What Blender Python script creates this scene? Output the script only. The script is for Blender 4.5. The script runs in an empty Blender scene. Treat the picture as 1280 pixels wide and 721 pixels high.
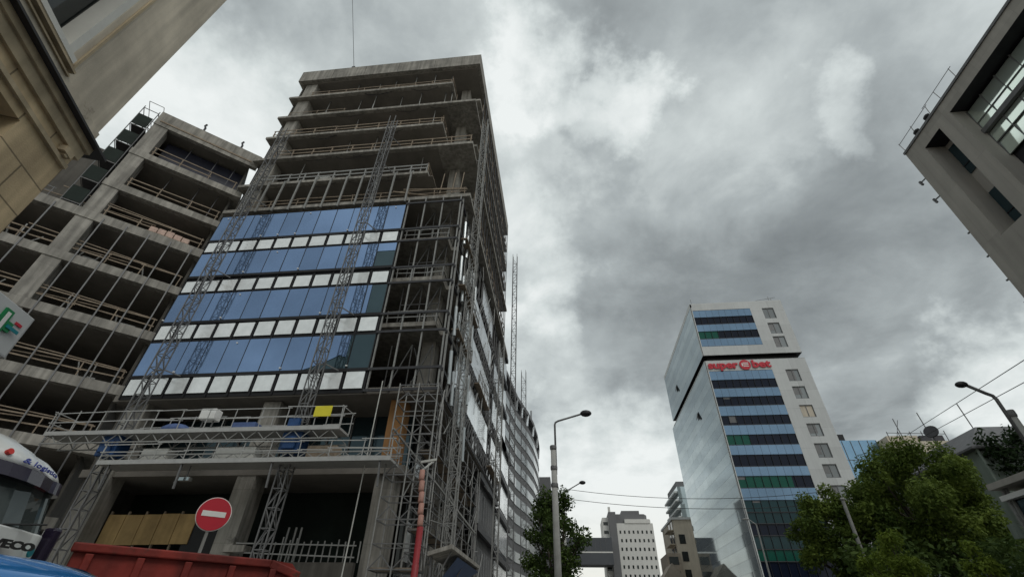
import bpy, math, random
from mathutils import Vector, Matrix
R = math.radians
random.seed(7)
sc = bpy.context.scene
COL = sc.collection

# ------------------------------------------------------------------ mesh helper
class MB:
    def __init__(s): s.v = []; s.f = []
    def quad(s, a, b, c, d):
        n = len(s.v); s.v += [tuple(a), tuple(b), tuple(c), tuple(d)]; s.f.append((n, n+1, n+2, n+3)); return s
    def box(s, x0, x1, y0, y1, z0, z1):
        n = len(s.v)
        s.v += [(x0,y0,z0),(x1,y0,z0),(x1,y1,z0),(x0,y1,z0),(x0,y0,z1),(x1,y0,z1),(x1,y1,z1),(x0,y1,z1)]
        s.f += [(n,n+3,n+2,n+1),(n+4,n+5,n+6,n+7),(n,n+1,n+5,n+4),(n+1,n+2,n+6,n+5),(n+2,n+3,n+7,n+6),(n+3,n,n+4,n+7)]
        return s
    def bar(s, p, q, w=.05, h=None, up=(0,0,1)):
        p = Vector(p); q = Vector(q); d = (q-p)
        if d.length < 1e-6: return s
        d.normalize(); u = Vector(up)
        if abs(d.dot(u)) > .99: u = Vector((1,0,0))
        a = d.cross(u).normalized()*(w/2); b = d.cross(a).normalized()*((h or w)/2)
        n = len(s.v)
        for e in (p, q):
            for k in (-a-b, a-b, a+b, -a+b): s.v.append(tuple(e+k))
        s.f += [(n,n+1,n+2,n+3),(n+7,n+6,n+5,n+4)] + [(n+i, n+4+i, n+4+(i+1)%4, n+(i+1)%4) for i in range(4)]
        return s
    def tube(s, pts, r, n=6, r2=None):
        pts = [Vector(p) for p in pts]; base = len(s.v); m = len(pts); a = None
        for i, p in enumerate(pts):
            d = (pts[min(i+1,m-1)]-pts[max(i-1,0)]).normalized()
            if a is None:
                u = Vector((0,0,1)) if abs(d.z) < .95 else Vector((1,0,0))
                a = d.cross(u).normalized()
            else:
                a = (a-d*a.dot(d)).normalized()
            b = d.cross(a)
            rr = r if r2 is None else r+(r2-r)*i/max(m-1,1)
            for k in range(n):
                t = 2*math.pi*k/n
                s.v.append(tuple(p+a*math.cos(t)*rr+b*math.sin(t)*rr))
        for i in range(m-1):
            for k in range(n):
                s.f.append((base+i*n+k, base+i*n+(k+1)%n, base+(i+1)*n+(k+1)%n, base+(i+1)*n+k))
        s.f.append(tuple(base+k for k in range(n))[::-1]); s.f.append(tuple(base+(m-1)*n+k for k in range(n)))
        return s
    def prism(s, poly, z0, z1):
        n = len(s.v); m = len(poly)
        s.v += [(x,y,z0) for x,y in poly] + [(x,y,z1) for x,y in poly]
        s.f += [tuple(range(n,n+m))[::-1], tuple(range(n+m,n+2*m))] + [(n+i,n+(i+1)%m,n+m+(i+1)%m,n+m+i) for i in range(m)]
        return s
    def prism_y(s, poly, y0, y1):          # poly in x,z
        n = len(s.v); m = len(poly)
        s.v += [(x,y0,z) for x,z in poly] + [(x,y1,z) for x,z in poly]
        s.f += [tuple(range(n,n+m)), tuple(range(n+m,n+2*m))[::-1]] + [(n+i,n+m+i,n+m+(i+1)%m,n+(i+1)%m) for i in range(m)]
        return s
    def loft(s, rings, cap=True):
        n = len(s.v); m = len(rings[0])
        for r in rings: s.v += [tuple(p) for p in r]
        for i in range(len(rings)-1):
            for k in range(m):
                s.f.append((n+i*m+k, n+i*m+(k+1)%m, n+(i+1)*m+(k+1)%m, n+(i+1)*m+k))
        if cap:
            s.f.append(tuple(n+k for k in range(m))[::-1]); e = n+(len(rings)-1)*m; s.f.append(tuple(e+k for k in range(m)))
        return s
    def lathe(s, c, prof, n=16):
        return s.loft([[(c[0]+r*math.cos(2*math.pi*k/n), c[1]+r*math.sin(2*math.pi*k/n), c[2]+z) for k in range(n)] for r, z in prof])
    def disc(s, c, nrm, r, t, n=32):
        c = Vector(c); d = Vector(nrm).normalized()
        return s.tube([c-d*t/2, c+d*t/2], r, n)
    def blob(s, c, rx, ry, rz, nu=12, nv=8):
        return s.loft([[(c[0]+rx*math.sin(math.pi*max(min(j/nv,.995),.005))*math.cos(2*math.pi*k/nu), c[1]+ry*math.sin(math.pi*max(min(j/nv,.995),.005))*math.sin(2*math.pi*k/nu), c[2]-rz*math.cos(math.pi*j/nv)) for k in range(nu)] for j in range(nv+1)])
    def mesh(s, name, off=None):
        v = s.v if off is None else [(x-off[0], y-off[1], z-off[2]) for x,y,z in s.v]
        m = bpy.data.meshes.new(name); m.from_pydata(v, [], s.f); m.update(); return m
    def each(s, name, mat, parent=None, world=False, **k):
        """one object per connected piece"""
        p = list(range(len(s.v)))
        def f(i):
            while p[i] != i: p[i] = p[p[i]]; i = p[i]
            return i
        for q in s.f:
            for i in q[1:]: p[f(i)] = f(q[0])
        grp = {}
        for q in s.f: grp.setdefault(f(q[0]), []).append(q)
        out = []
        for fs in grp.values():
            m = MB(); ix = {}
            for q in fs:
                for i in q:
                    if i not in ix: ix[i] = len(m.v); m.v.append(s.v[i])
                m.f.append(tuple(ix[i] for i in q))
            out.append(m.build(name, mat, parent, world, **k))
        return out
    def build(s, name, mat, parent=None, world=False, smooth=False, bevel=0):
        off = None
        if world and parent is not None:
            r = parent
            while r.parent: r = r.parent
            off = r.location
        me = s.mesh(name, off)
        o = bpy.data.objects.new(name, me); COL.objects.link(o); o.parent = parent
        me.materials.append(mat)
        if smooth: me.polygons.foreach_set('use_smooth', [True]*len(me.polygons))
        if bevel:
            b = o.modifiers.new('bevel', 'BEVEL'); b.width = bevel; b.segments = 2; b.limit_method = 'ANGLE'
        return o

def tag(o, label=None, cat=None, group=None, kind=None):
    if label: o['label'] = label
    if cat: o['category'] = cat
    if group: o['group'] = group
    if kind: o['kind'] = kind
    return o
def thing(name, label, cat, loc=(0,0,0), rz=0, group=None):
    o = bpy.data.objects.new(name, None); COL.objects.link(o); o.location = loc; o.rotation_euler = (0,0,rz)
    o.empty_display_size = .3
    return tag(o, label, cat, group)
def copy_tree(o, parent=None):
    c = o.copy(); COL.objects.link(c); c.parent = parent
    for ch in list(o.children): copy_tree(ch, c)
    return c
def text_mb(txt, size, depth=.02, bold=0.0, shear=0):
    c = bpy.data.curves.new('lettering', 'FONT'); c.body = txt; c.size = size; c.extrude = depth/2; c.offset = bold; c.shear = shear
    c.align_x = 'LEFT'; c.resolution_u = 3
    ob = bpy.data.objects.new('lettering', c)
    me = bpy.data.meshes.new_from_object(ob)
    mb = MB(); mb.v = [tuple(v.co) for v in me.vertices]; mb.f = [tuple(p.vertices) for p in me.polygons]
    bpy.data.objects.remove(ob); bpy.data.curves.remove(c); bpy.data.meshes.remove(me)
    return mb
def xform(mb, M):
    mb.v = [tuple(M @ Vector(v)) for v in mb.v]; return mb
def fit_x(mb, w):
    xs = [v[0] for v in mb.v]; k = w/(max(xs)-min(xs)); x0 = min(xs)
    mb.v = [((v[0]-x0)*k, v[1], v[2]) for v in mb.v]; return mb

# ------------------------------------------------------------------ materials
def mat(name, col, rough=.75, metal=0, var=.18, scale=1.5, bump=0, streak=0, objvar=0, spec=.4, fine=0, coat=0, wear=None):
    m = bpy.data.materials.new(name); m.use_nodes = True
    nt = m.node_tree; N = nt.nodes; L = nt.links; P = N['Principled BSDF']
    P.inputs['Roughness'].default_value = rough; P.inputs['Metallic'].default_value = metal
    P.inputs['Specular IOR Level'].default_value = spec
    if coat: P.inputs['Coat Weight'].default_value = coat
    tc = N.new('ShaderNodeTexCoord')
    nz = N.new('ShaderNodeTexNoise'); nz.inputs['Scale'].default_value = scale; nz.inputs['Detail'].default_value = 6
    nz.inputs['Roughness'].default_value = .65
    L.new(tc.outputs['Object'], nz.inputs['Vector'])
    mr = N.new('ShaderNodeMapRange'); mr.inputs[1].default_value = .3; mr.inputs[2].default_value = .7
    mr.inputs[3].default_value = 1-var; mr.inputs[4].default_value = 1+var
    L.new(nz.outputs['Fac'], mr.inputs[0]); val = mr.outputs[0]
    def mul(a, b):
        k = N.new('ShaderNodeMath'); k.operation = 'MULTIPLY'; L.new(a, k.inputs[0]); L.new(b, k.inputs[1]); return k.outputs[0]
    if streak:
        mp = N.new('ShaderNodeMapping'); mp.inputs['Scale'].default_value = (2.2, 2.2, .16)
        L.new(tc.outputs['Object'], mp.inputs['Vector'])
        n2 = N.new('ShaderNodeTexNoise'); n2.inputs['Scale'].default_value = 1.6; n2.inputs['Detail'].default_value = 5
        L.new(mp.outputs[0], n2.inputs['Vector'])
        m2 = N.new('ShaderNodeMapRange'); m2.inputs[1].default_value = .35; m2.inputs[2].default_value = .65
        m2.inputs[3].default_value = 1-streak; m2.inputs[4].default_value = 1+streak*.4
        L.new(n2.outputs['Fac'], m2.inputs[0]); val = mul(val, m2.outputs[0])
    if objvar:
        oi = N.new('ShaderNodeObjectInfo')
        m3 = N.new('ShaderNodeMapRange'); m3.inputs[3].default_value = 1-objvar; m3.inputs[4].default_value = 1+objvar
        L.new(oi.outputs['Random'], m3.inputs[0]); val = mul(val, m3.outputs[0])
    vm = N.new('ShaderNodeVectorMath'); vm.operation = 'SCALE'; vm.inputs[0].default_value = col
    L.new(val, vm.inputs['Scale']); L.new(vm.outputs[0], P.inputs['Base Color'])
    if wear:
        wc, wsc, th = wear
        n4 = N.new('ShaderNodeTexNoise'); n4.inputs['Scale'].default_value = wsc; n4.inputs['Detail'].default_value = 8; n4.inputs['Roughness'].default_value = .75
        L.new(tc.outputs['Object'], n4.inputs['Vector'])
        m4 = N.new('ShaderNodeMapRange'); m4.inputs[1].default_value = th; m4.inputs[2].default_value = th+.07; m4.inputs[4].default_value = .85
        L.new(n4.outputs['Fac'], m4.inputs[0])
        mw = N.new('ShaderNodeMix'); mw.data_type = 'RGBA'; L.new(m4.outputs[0], mw.inputs[0]); L.new(vm.outputs[0], mw.inputs[6]); mw.inputs[7].default_value = (*wc,1)
        L.new(mw.outputs[2], P.inputs['Base Color'])
    if bump:
        n3 = N.new('ShaderNodeTexNoise'); n3.inputs['Scale'].default_value = fine or scale*8; n3.inputs['Detail'].default_value = 4
        L.new(tc.outputs['Object'], n3.inputs['Vector'])
        b = N.new('ShaderNodeBump'); b.inputs['Strength'].default_value = bump; b.inputs['Distance'].default_value = .05
        L.new(n3.outputs['Fac'], b.inputs['Height']); L.new(b.outputs[0], P.inputs['Normal'])
    return m
def joints(m, axis_u, su, sv, w=.02, dark=.5, offset=0.0):
    """adds block joints on a wall: brick texture over (u, z) multiplied into the base colour"""
    nt = m.node_tree; N = nt.nodes; L = nt.links; P = N['Principled BSDF']
    src = P.inputs['Base Color'].links[0].from_socket
    tc = N.new('ShaderNodeTexCoord'); sp = N.new('ShaderNodeSeparateXYZ'); cb = N.new('ShaderNodeCombineXYZ')
    L.new(tc.outputs['Object'], sp.inputs[0]); L.new(sp.outputs[axis_u], cb.inputs['X']); L.new(sp.outputs['Z'], cb.inputs['Y'])
    br = N.new('ShaderNodeTexBrick'); br.inputs['Scale'].default_value = 1; br.inputs['Brick Width'].default_value = su
    br.inputs['Row Height'].default_value = sv; br.inputs['Mortar Size'].default_value = w; br.offset = offset
    br.inputs['Color1'].default_value = (1,1,1,1); br.inputs['Color2'].default_value = (.86,.86,.86,1); br.inputs['Mortar'].default_value = (dark,dark,dark,1)
    L.new(cb.outputs[0], br.inputs['Vector'])
    mx = N.new('ShaderNodeMix'); mx.data_type = 'RGBA'; mx.blend_type = 'MULTIPLY'; mx.inputs[0].default_value = 1
    L.new(src, mx.inputs[6]); L.new(br.outputs['Color'], mx.inputs[7]); L.new(mx.outputs[2], P.inputs['Base Color'])
    return m
def leafmat(name, c1, c2, scale=.6):
    m = bpy.data.materials.new(name); m.use_nodes = True
    nt = m.node_tree; N = nt.nodes; L = nt.links; P = N['Principled BSDF']; out = N['Material Output']
    P.inputs['Roughness'].default_value = .75; P.inputs['Specular IOR Level'].default_value = .12
    tc = N.new('ShaderNodeTexCoord'); nz = N.new('ShaderNodeTexNoise'); nz.inputs['Scale'].default_value = scale; nz.inputs['Detail'].default_value = 8
    nz.inputs['Roughness'].default_value = .8
    L.new(tc.outputs['Object'], nz.inputs['Vector'])
    cr = N.new('ShaderNodeValToRGB'); cr.color_ramp.elements[0].position = .32; cr.color_ramp.elements[1].position = .68
    cr.color_ramp.elements[0].color = (*c1,1); cr.color_ramp.elements[1].color = (*c2,1)
    L.new(nz.outputs['Fac'], cr.inputs[0]); L.new(cr.outputs[0], P.inputs['Base Color'])
    tr = N.new('ShaderNodeBsdfTranslucent'); L.new(cr.outputs[0], tr.inputs[0])
    mx = N.new('ShaderNodeMixShader'); mx.inputs[0].default_value = .3
    L.new(P.outputs[0], mx.inputs[1]); L.new(tr.outputs[0], mx.inputs[2]); L.new(mx.outputs[0], out.inputs[0])
    return m
def mirror(name, col, rough=.06, metal=.9, wob=.02, wscale=.5, objvar=.08, var=.08, spec=.5):
    m = mat(name, col, rough, metal, var, .35, wob, 0, objvar, spec, wscale)
    return m

M = dict(
 concrete=joints(mat('concrete', (.32,.303,.272), .88, 0, .24, .7, .3, .34, .05, .4, 0, 0, ((.17,.16,.145), .9, .60)), 'X', 1.25, 2.6, .012, .72),
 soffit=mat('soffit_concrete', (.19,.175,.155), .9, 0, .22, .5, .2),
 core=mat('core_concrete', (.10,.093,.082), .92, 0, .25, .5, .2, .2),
 steel=mat('galvanised_steel', (.17,.17,.172), .55, .3, .15, 3),
 palesteel=mat('pale_steel', (.27,.27,.26), .55, .2, .15, 3),
 darksteel=mat('dark_steel', (.05,.05,.055), .5, .3, .2, 3),
 black=mat('black_membrane', (.012,.012,.014), .6, 0, .3, 1),
 timber=mat('sawn_timber', (.25,.20,.15), .85, 0, .25, 3, .2),
 plywood=mat('yellow_plywood', (.36,.245,.105), .8, 0, .2, 1.2, 0, .15, .1),
 orangeply=mat('orange_plywood', (.33,.165,.06), .75, 0, .2, 1.2, 0, .15),
 blueglass=mirror('blue_filmed_glass', (.215,.325,.53), .07, .72, .02, .45, .11),
 tealglass=mirror('dark_teal_glass', (.05,.085,.10), .05, .5, .02, .5),
 whitepanel=mat('white_film_panel', (.93,.95,.94), .18, .4, .10, 2.2, .05, 0, .10),
 paleglass=mirror('pale_filmed_glass', (.90,.93,.95), .14, .6, .02, .5, .08),
 darkglass=mirror('dark_glass', (.025,.03,.03), .08, .3, .02, .4),
 net=mat('dark_netting', (.014,.022,.018), .9, 0, .35, .8),
 bluepaint=mat('blue_machine_paint', (.02,.07,.2), .45, .1, .25, 3),
 yellowpaint=mat('yellow_notice', (.75,.66,.04), .6, 0, .08, 3),
 red=mat('red_container_paint', (.21,.024,.016), .65, .1, .3, 1.4, .2, .4, 0, .4, 9, 0, ((.07,.03,.018), 2.2, .57)),
 redplastic=mat('red_plastic', (.25,.02,.025), .5, 0, .15, 2),
 salmon=mat('faded_red_plastic', (.38,.2,.16), .6, 0, .15, 2),
 stone=joints(mat('limestone_blocks', (.64,.50,.31), .85, 0, .2, .9, .14, .28, 0, .4, 40), 'X', .95, .5, .012, .38, .5),
 render=mat('beige_render', (.60,.54,.44), .9, 0, .2, .8, .10, .3, 0, .4, 45, 0, ((.22,.19,.15), 1.1, .62)),
 moulding=mat('stone_moulding', (.45,.37,.25), .85, 0, .2, 1.2, .2, .3),
 slate=mat('dark_lead_flashing', (.035,.033,.035), .6, .2, .2, 2),
 whitewood=mat('white_window_frame', (.62,.62,.58), .5, 0, .08, 2),
 greystone=joints(mat('grey_stone_cladding', (.43,.405,.365), .8, 0, .08, .5, .1, .08), 'Y', 1.2, 3.3, .008, .8),
 greywall=mat('grey_facade', (.43,.405,.37), .8, 0, .07, .5, .08, .08),
 darkmetal=mat('dark_metal_louvre', (.03,.03,.035), .5, .4, .2, 2),
 greenglass=mirror('greenish_glass', (.86,.97,.88), .08, .7, .05, .35, .1),
 whiteclad=joints(mat('white_cladding_panels', (.55,.565,.565), .6, 0, .05, .3, .03, .05), 'X', 6.4, 3.4, .03, .75),
 whiteside=mat('white_cladding', (.55,.565,.56), .6, 0, .05, .3),
 superglass=mirror('pale_mirror_glass', (.43,.50,.52), .04, .85, .02, .1, .04), superglass2=mirror('second_mirror_glass', (.36,.43,.46), .04, .85, .02, .1, .04),
 spandrel=mirror('blue_spandrel_glass', (.17,.26,.37), .09, .7, .03, .2, .06),
 banddark=mirror('dark_band_glass', (.008,.012,.026), .12, .0, .02, .2, .1, .08, .2),
 windowgrey=mirror('grey_window_glass', (.22,.235,.24), .15, .3, .02, .4, .2),
 bandreflect=mirror('teal_reflection_glass', (.008,.035,.042), .08, .25, .03, .2, .25, .08, .4),  # teal reflections painted into the glass colour of the lower bands
 bandgreen=mirror('green_band_glass', (.008,.085,.06), .12, .1, .02, .2, .1, .08, .25),
 signred=mat('sign_red', (.50,.010,.03), .45, 0, .05, 2),
 white=mat('white_paint', (.78,.78,.76), .4, 0, .06, 2),
 truckwhite=mat('white_truck_paint', (.76,.78,.76), .25, 0, .05, 1, 0, .05, 0, .5, 0, .4),
 visor=mat('dark_purple_visor', (.022,.016,.035), .2, 0, .1, 2, 0,0,0,.5,0,.3),
 windscreen=mirror('windscreen_glass', (.06,.075,.075), .03, .35, .01, 1),
 carblue=mat('blue_car_paint', (.015,.2,.55), .15, .35, .06, 2, 0,0,0,.5,0,1),
 rubber=mat('tyre_rubber', (.02,.02,.02), .85, 0, .2, 5),
 inkblue=mat('blue_ink', (.05,.07,.3), .5, 0, .1, 2),
 ink=mat('black_ink', (.02,.02,.02), .5, 0, .1, 2),
 green=mat('green_sign_paint', (.0,.2,.06), .5, 0, .1, 2),
 teal=mat('teal_sign_paint', (.0,.2,.24), .5, 0, .1, 2),
 lamppost=mat('weathered_pole_concrete', (.36,.36,.34), .8, 0, .15, 3, .1, .2),
 lamphead=mat('lamp_head_grey', (.03,.03,.032), .5, .2, .1, 3),
 beige=mat('beige_apartment_render', (.56,.50,.41), .85, 0, .1, .3, 0, .1),
 hotel=mat('white_hotel_render', (.66,.65,.62), .85, 0, .05, .1, 0, .05),
 hotelgrey=mat('grey_hotel_cladding', (.15,.15,.155), .7, 0, .1, .1),
 bridge=mat('dark_bridge_cladding', (.085,.09,.10), .6, .1, .12, .1),
 skyblue=mirror('sky_blue_glass', (.24,.40,.56), .12, .6, .03, .2),
 roofgrey=mat('grey_roof_sheet', (.13,.13,.135), .6, .2, .15, .5, .1, .15),
 palegreen=mat('pale_green_render', (.22,.26,.23), .85, 0, .12, .4, 0, .15),
 ivy=leafmat('ivy_leaves', (.006,.014,.006), (.03,.055,.018), .9),
 leaf=leafmat('broad_leaves', (.018,.050,.011), (.20,.26,.05), .55),
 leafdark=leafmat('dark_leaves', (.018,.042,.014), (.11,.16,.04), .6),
 leafbright=leafmat('fresh_leaves', (.09,.15,.02), (.24,.30,.05), 1.2),
 leafred=leafmat('reddish_leaves', (.03,.012,.008), (.12,.03,.018), 1.6),
 aluminium=mat('aluminium', (.42,.42,.41), .5, .2, .12, 3),
 dimsteel=mat('dull_steel', (.09,.09,.088), .6, .2, .2, 3),
 stripe=mirror('pale_stripe_glass', (.40,.43,.44), .2, .35, .02, .2, .05),
 bark=mat('bark', (.09,.075,.06), .95, 0, .3, 4, .3),
 asphalt=mat('asphalt', (.05,.05,.052), .9, 0, .2, 1.2, .2, 0, 0, .4, 60),
 paving=mat('paving', (.25,.24,.22), .9, 0, .15, 1, .1),
 ground=mat('earth', (.16,.14,.11), .95, 0, .2, .05),
 kerb=mat('kerb_stone', (.33,.32,.3), .85, 0, .15, 2),
 marking=mat('road_paint', (.78,.78,.74), .7, 0, .12, 3),
 tarpaulin=mat('pale_tarpaulin', (.5,.5,.47), .7, 0, .15, 1.5, .2),
 bags=mat('pinkish_packs', (.5,.36,.3), .8, 0, .2, 4, .2),
 bluetarp=mat('blue_tarpaulin', (.09,.14,.3), .7, 0, .2, 3, .2),
 amber=mat('red_marker_lens', (.6,.03,.02), .25, 0, .05, 3),
 cable=mat('black_cable', (.02,.02,.02), .7, 0, .1, 3),
 shadefabric=mat('grey_curtain_wall', (.25,.26,.27), .35, .3, .06, .3),
 brickred=mat('red_roof_tiles', (.38,.32,.26), .85, 0, .2, 1),
)

# ------------------------------------------------------------------ world: overcast sky
def sdir(az, el):
    a, e = R(az), R(el); return (math.sin(a)*math.cos(e), math.cos(a)*math.cos(e), math.sin(e))
SUN_AZ, SUN_EL = 138.0, 50.0
def make_world():
    w = bpy.data.worlds.new('World'); sc.world = w; w.use_nodes = True
    nt = w.node_tree; N = nt.nodes; L = nt.links; bg = N['Background']
    sky = N.new('ShaderNodeTexSky'); sky.sky_type = 'NISHITA'; sky.sun_disc = False
    sky.sun_elevation = R(SUN_EL); sky.sun_rotation = R(SUN_AZ); sky.air_density = 1.5; sky.dust_density = 3
    tc = N.new('ShaderNodeTexCoord')
    def math_(op, a, b=None, c=None, clamp=False):
        k = N.new('ShaderNodeMath'); k.operation = op; k.use_clamp = clamp
        for i, x in enumerate((a, b, c)):
            if x is None: continue
            if isinstance(x, (int, float)): k.inputs[i].default_value = x
            else: L.new(x, k.inputs[i])
        return k.outputs[0]
    sp = N.new('ShaderNodeSeparateXYZ'); L.new(tc.outputs['Generated'], sp.inputs[0])
    zz = math_('ADD', math_('MAXIMUM', sp.outputs['Z'], 0.0), .22)
    cb = N.new('ShaderNodeCombineXYZ'); L.new(math_('DIVIDE', sp.outputs['X'], zz), cb.inputs[0]); L.new(math_('DIVIDE', sp.outputs['Y'], zz), cb.inputs[1])
    def noise(vec, scale, detail, rough, dist=0, off=(0,0,0)):
        mp = N.new('ShaderNodeMapping'); mp.inputs['Location'].default_value = off; L.new(vec, mp.inputs['Vector'])
        n = N.new('ShaderNodeTexNoise'); n.inputs['Scale'].default_value = scale; n.inputs['Detail'].default_value = detail
        n.inputs['Roughness'].default_value = rough; n.inputs['Distortion'].default_value = dist
        L.new(mp.outputs[0], n.inputs['Vector']); return n
    n1 = noise(cb.outputs[0], 2.3, 9, .55, .3, (1.4,4.2,0))
    n2 = noise(cb.outputs[0], 5.0, 8, .6, .3, (9.1,2.2,1))
    # warped direction for irregular cloud masses
    nw = noise(tc.outputs['Generated'], 5.0, 6, .6, 0, (5,1,2))
    vs = N.new('ShaderNodeVectorMath'); vs.operation = 'SUBTRACT'; L.new(nw.outputs['Color'], vs.inputs[0]); vs.inputs[1].default_value = (.5,.5,.5)
    vk = N.new('ShaderNodeVectorMath'); vk.operation = 'SCALE'; L.new(vs.outputs[0], vk.inputs[0]); vk.inputs['Scale'].default_value = .42
    va = N.new('ShaderNodeVectorMath'); va.operation = 'ADD'; L.new(tc.outputs['Generated'], va.inputs[0]); L.new(vk.outputs[0], va.inputs[1])
    vn = N.new('ShaderNodeVectorMath'); vn.operation = 'NORMALIZE'; L.new(va.outputs[0], vn.inputs[0])
    blobs = [(-25,64,12,.20),(-7,52,9,.20),(-3,62,6,.22),(14,58,5,.30),(-5,41,8,.24),(-4,33,6,.14),(-62,35,20,.36),(-55,49,13,.16),(-44,62,11,-.10),
             (3,10,15,.52),(44,17,6,.34),(30,53,11,.07),(19,46,10,.09),(47,44,4,.2),(2,34,8,.10),
             (25,37,13,-.07),(36,33,12,-.07),(33,63,14,-.14),(0,26,9,-.05),(51,41,10,-.08),(10,53,4,-.10),(38,40,7,.03),(14,33,9,-.05),(40,50,8,.06)]
    tot = None
    for az, el, r, s in blobs:
        d = N.new('ShaderNodeVectorMath'); d.operation = 'DOT_PRODUCT'; L.new(vn.outputs[0], d.inputs[0]); d.inputs[1].default_value = sdir(az, el)
        mr = N.new('ShaderNodeMapRange'); mr.interpolation_type = 'SMOOTHSTEP'
        mr.inputs[1].default_value = math.cos(R(r*1.35)); mr.inputs[2].default_value = 1.0; mr.inputs[4].default_value = s
        L.new(d.outputs['Value'], mr.inputs[0])
        tot = mr.outputs[0] if tot is None else math_('ADD', tot, mr.outputs[0])
    a = math_('MULTIPLY', math_('SUBTRACT', n1.outputs['Fac'], .5), .62)
    b = math_('MULTIPLY', math_('SUBTRACT', n2.outputs['Fac'], .5), .44)
    # unseen sky behind the viewpoint, brightened to light the front facades
    sd = N.new('ShaderNodeVectorMath'); sd.operation = 'DOT_PRODUCT'; L.new(tc.outputs['Generated'], sd.inputs[0]); sd.inputs[1].default_value = sdir(SUN_AZ, 45)
    sm = N.new('ShaderNodeMapRange'); sm.interpolation_type = 'SMOOTHSTEP'; sm.inputs[1].default_value = .1; sm.inputs[2].default_value = 1; sm.inputs[4].default_value = .24
    L.new(sd.outputs['Value'], sm.inputs[0])
    dens = math_('ADD', math_('ADD', math_('ADD', a, b), math_('ADD', tot, .53)), sm.outputs[0])
    cr = N.new('ShaderNodeValToRGB'); e = cr.color_ramp.elements
    e[0].position = .0; e[0].color = (.135,.150,.156,1)
    e[1].position = 1.0; e[1].color = (.90,.94,.93,1)
    for p, c in ((.22,(.185,.205,.212)),(.40,(.275,.304,.312)),(.60,(.425,.468,.475)),(.82,(.68,.735,.73))):
        k = e.new(p); k.color = (*c,1)
    L.new(dens, cr.inputs[0])
    # warm rim of light at the horizon, seen under the cloud deck
    hz = N.new('ShaderNodeMapRange'); hz.interpolation_type = 'SMOOTHSTEP'; hz.inputs[1].default_value = .0; hz.inputs[2].default_value = .28; hz.inputs[3].default_value = .7; hz.inputs[4].default_value = 0
    L.new(sp.outputs['Z'], hz.inputs[0])
    m1 = N.new('ShaderNodeMix'); m1.data_type = 'RGBA'; L.new(hz.outputs[0], m1.inputs[0]); L.new(cr.outputs[0], m1.inputs[6]); m1.inputs[7].default_value = (.88,.86,.76,1)
    # a little of the clear sky's light comes through
    m2 = N.new('ShaderNodeMix'); m2.data_type = 'RGBA'; m2.inputs[0].default_value = .94
    sk = N.new('ShaderNodeVectorMath'); sk.operation = 'SCALE'; sk.inputs['Scale'].default_value = .55; L.new(sky.outputs[0], sk.inputs[0])
    m10 = N.new('ShaderNodeVectorMath'); m10.operation = 'SCALE'; m10.inputs['Scale'].default_value = 10.0; L.new(m1.outputs[2], m10.inputs[0])
    L.new(sk.outputs[0], m2.inputs[6]); L.new(m10.outputs[0], m2.inputs[7])
    L.new(m2.outputs[2], bg.inputs['Color']); bg.inputs['Strength'].default_value = .1
make_world()
sun = bpy.data.lights.new('sun', 'SUN'); sun.energy = .9; sun.angle = R(25); sun.color = (1,.97,.92)
so = bpy.data.objects.new('sun', sun); COL.objects.link(so)
so.rotation_euler = Vector(sdir(SUN_AZ, SUN_EL)).to_track_quat('Z','Y').to_euler(); so.location = (20,-60,80)

# ------------------------------------------------------------------ camera
p_, r_, y_ = R(37.46), R(1.2356), R(6.82)
fw = Vector((-math.sin(y_)*math.cos(p_), math.cos(y_)*math.cos(p_), math.sin(p_)))
rt = Vector((math.cos(y_), math.sin(y_), 0)); up = rt.cross(fw)
rx = rt*math.cos(r_)+up*math.sin(r_); uy = -rt*math.sin(r_)+up*math.cos(r_)
cam = bpy.data.cameras.new('camera'); cam.sensor_width = 36; cam.lens = 36*569.43/1280; cam.clip_end = 3000; cam.clip_start = .05
co = bpy.data.objects.new('camera', cam); COL.objects.link(co)
co.matrix_world = Matrix(((rx.x,uy.x,-fw.x,0),(rx.y,uy.y,-fw.y,0),(rx.z,uy.z,-fw.z,1.6),(0,0,0,1)))
sc.camera = co
sc.view_settings.view_transform = 'Standard'; sc.view_settings.look = 'None'; sc.view_settings.exposure = 0; sc.view_settings.gamma = 1
sc.cycles.use_denoising = True; sc.cycles.max_bounces = 6; sc.cycles.transparent_max_bounces = 8

# ------------------------------------------------------------------ ground
def struct(mb, name, m): return tag(mb.build(name, m), kind='structure')
struct(MB().quad((-2000,-2000,-.16),(2000,-2000,-.16),(2000,2000,-.16),(-2000,2000,-.16)), 'ground', M['ground'])
struct(MB().quad((0,-300,-.12),(17,-300,-.12),(17,600,-.12),(0,600,-.12)), 'road', M['asphalt'])
struct(MB().quad((-120,-300,-.004),(-.3,-300,-.004),(-.3,600,-.004),(-120,600,-.004)), 'pavement', M['paving'])
struct(MB().quad((17.3,-300,-.004),(120,-300,-.004),(120,600,-.004),(17.3,600,-.004)), 'pavement', M['paving'])
struct(MB().box(-.3,0,-300,600,-.15,.0), 'kerb', M['kerb']); struct(MB().box(17,17.3,-300,600,-.15,.0), 'kerb', M['kerb'])
mk = MB()
for k in range(-20, 90):
    for x in (4.2, 12.6): mk.quad((x,k*6,-.116),(x+.14,k*6,-.116),(x+.14,k*6+3,-.116),(x,k*6+3,-.116))
for x in (8.3, 8.6): mk.quad((x,-150,-.116),(x+.12,-150,-.116),(x+.12,500,-.116),(x,500,-.116))
struct(mk, 'road_markings', M['marking'])

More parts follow.
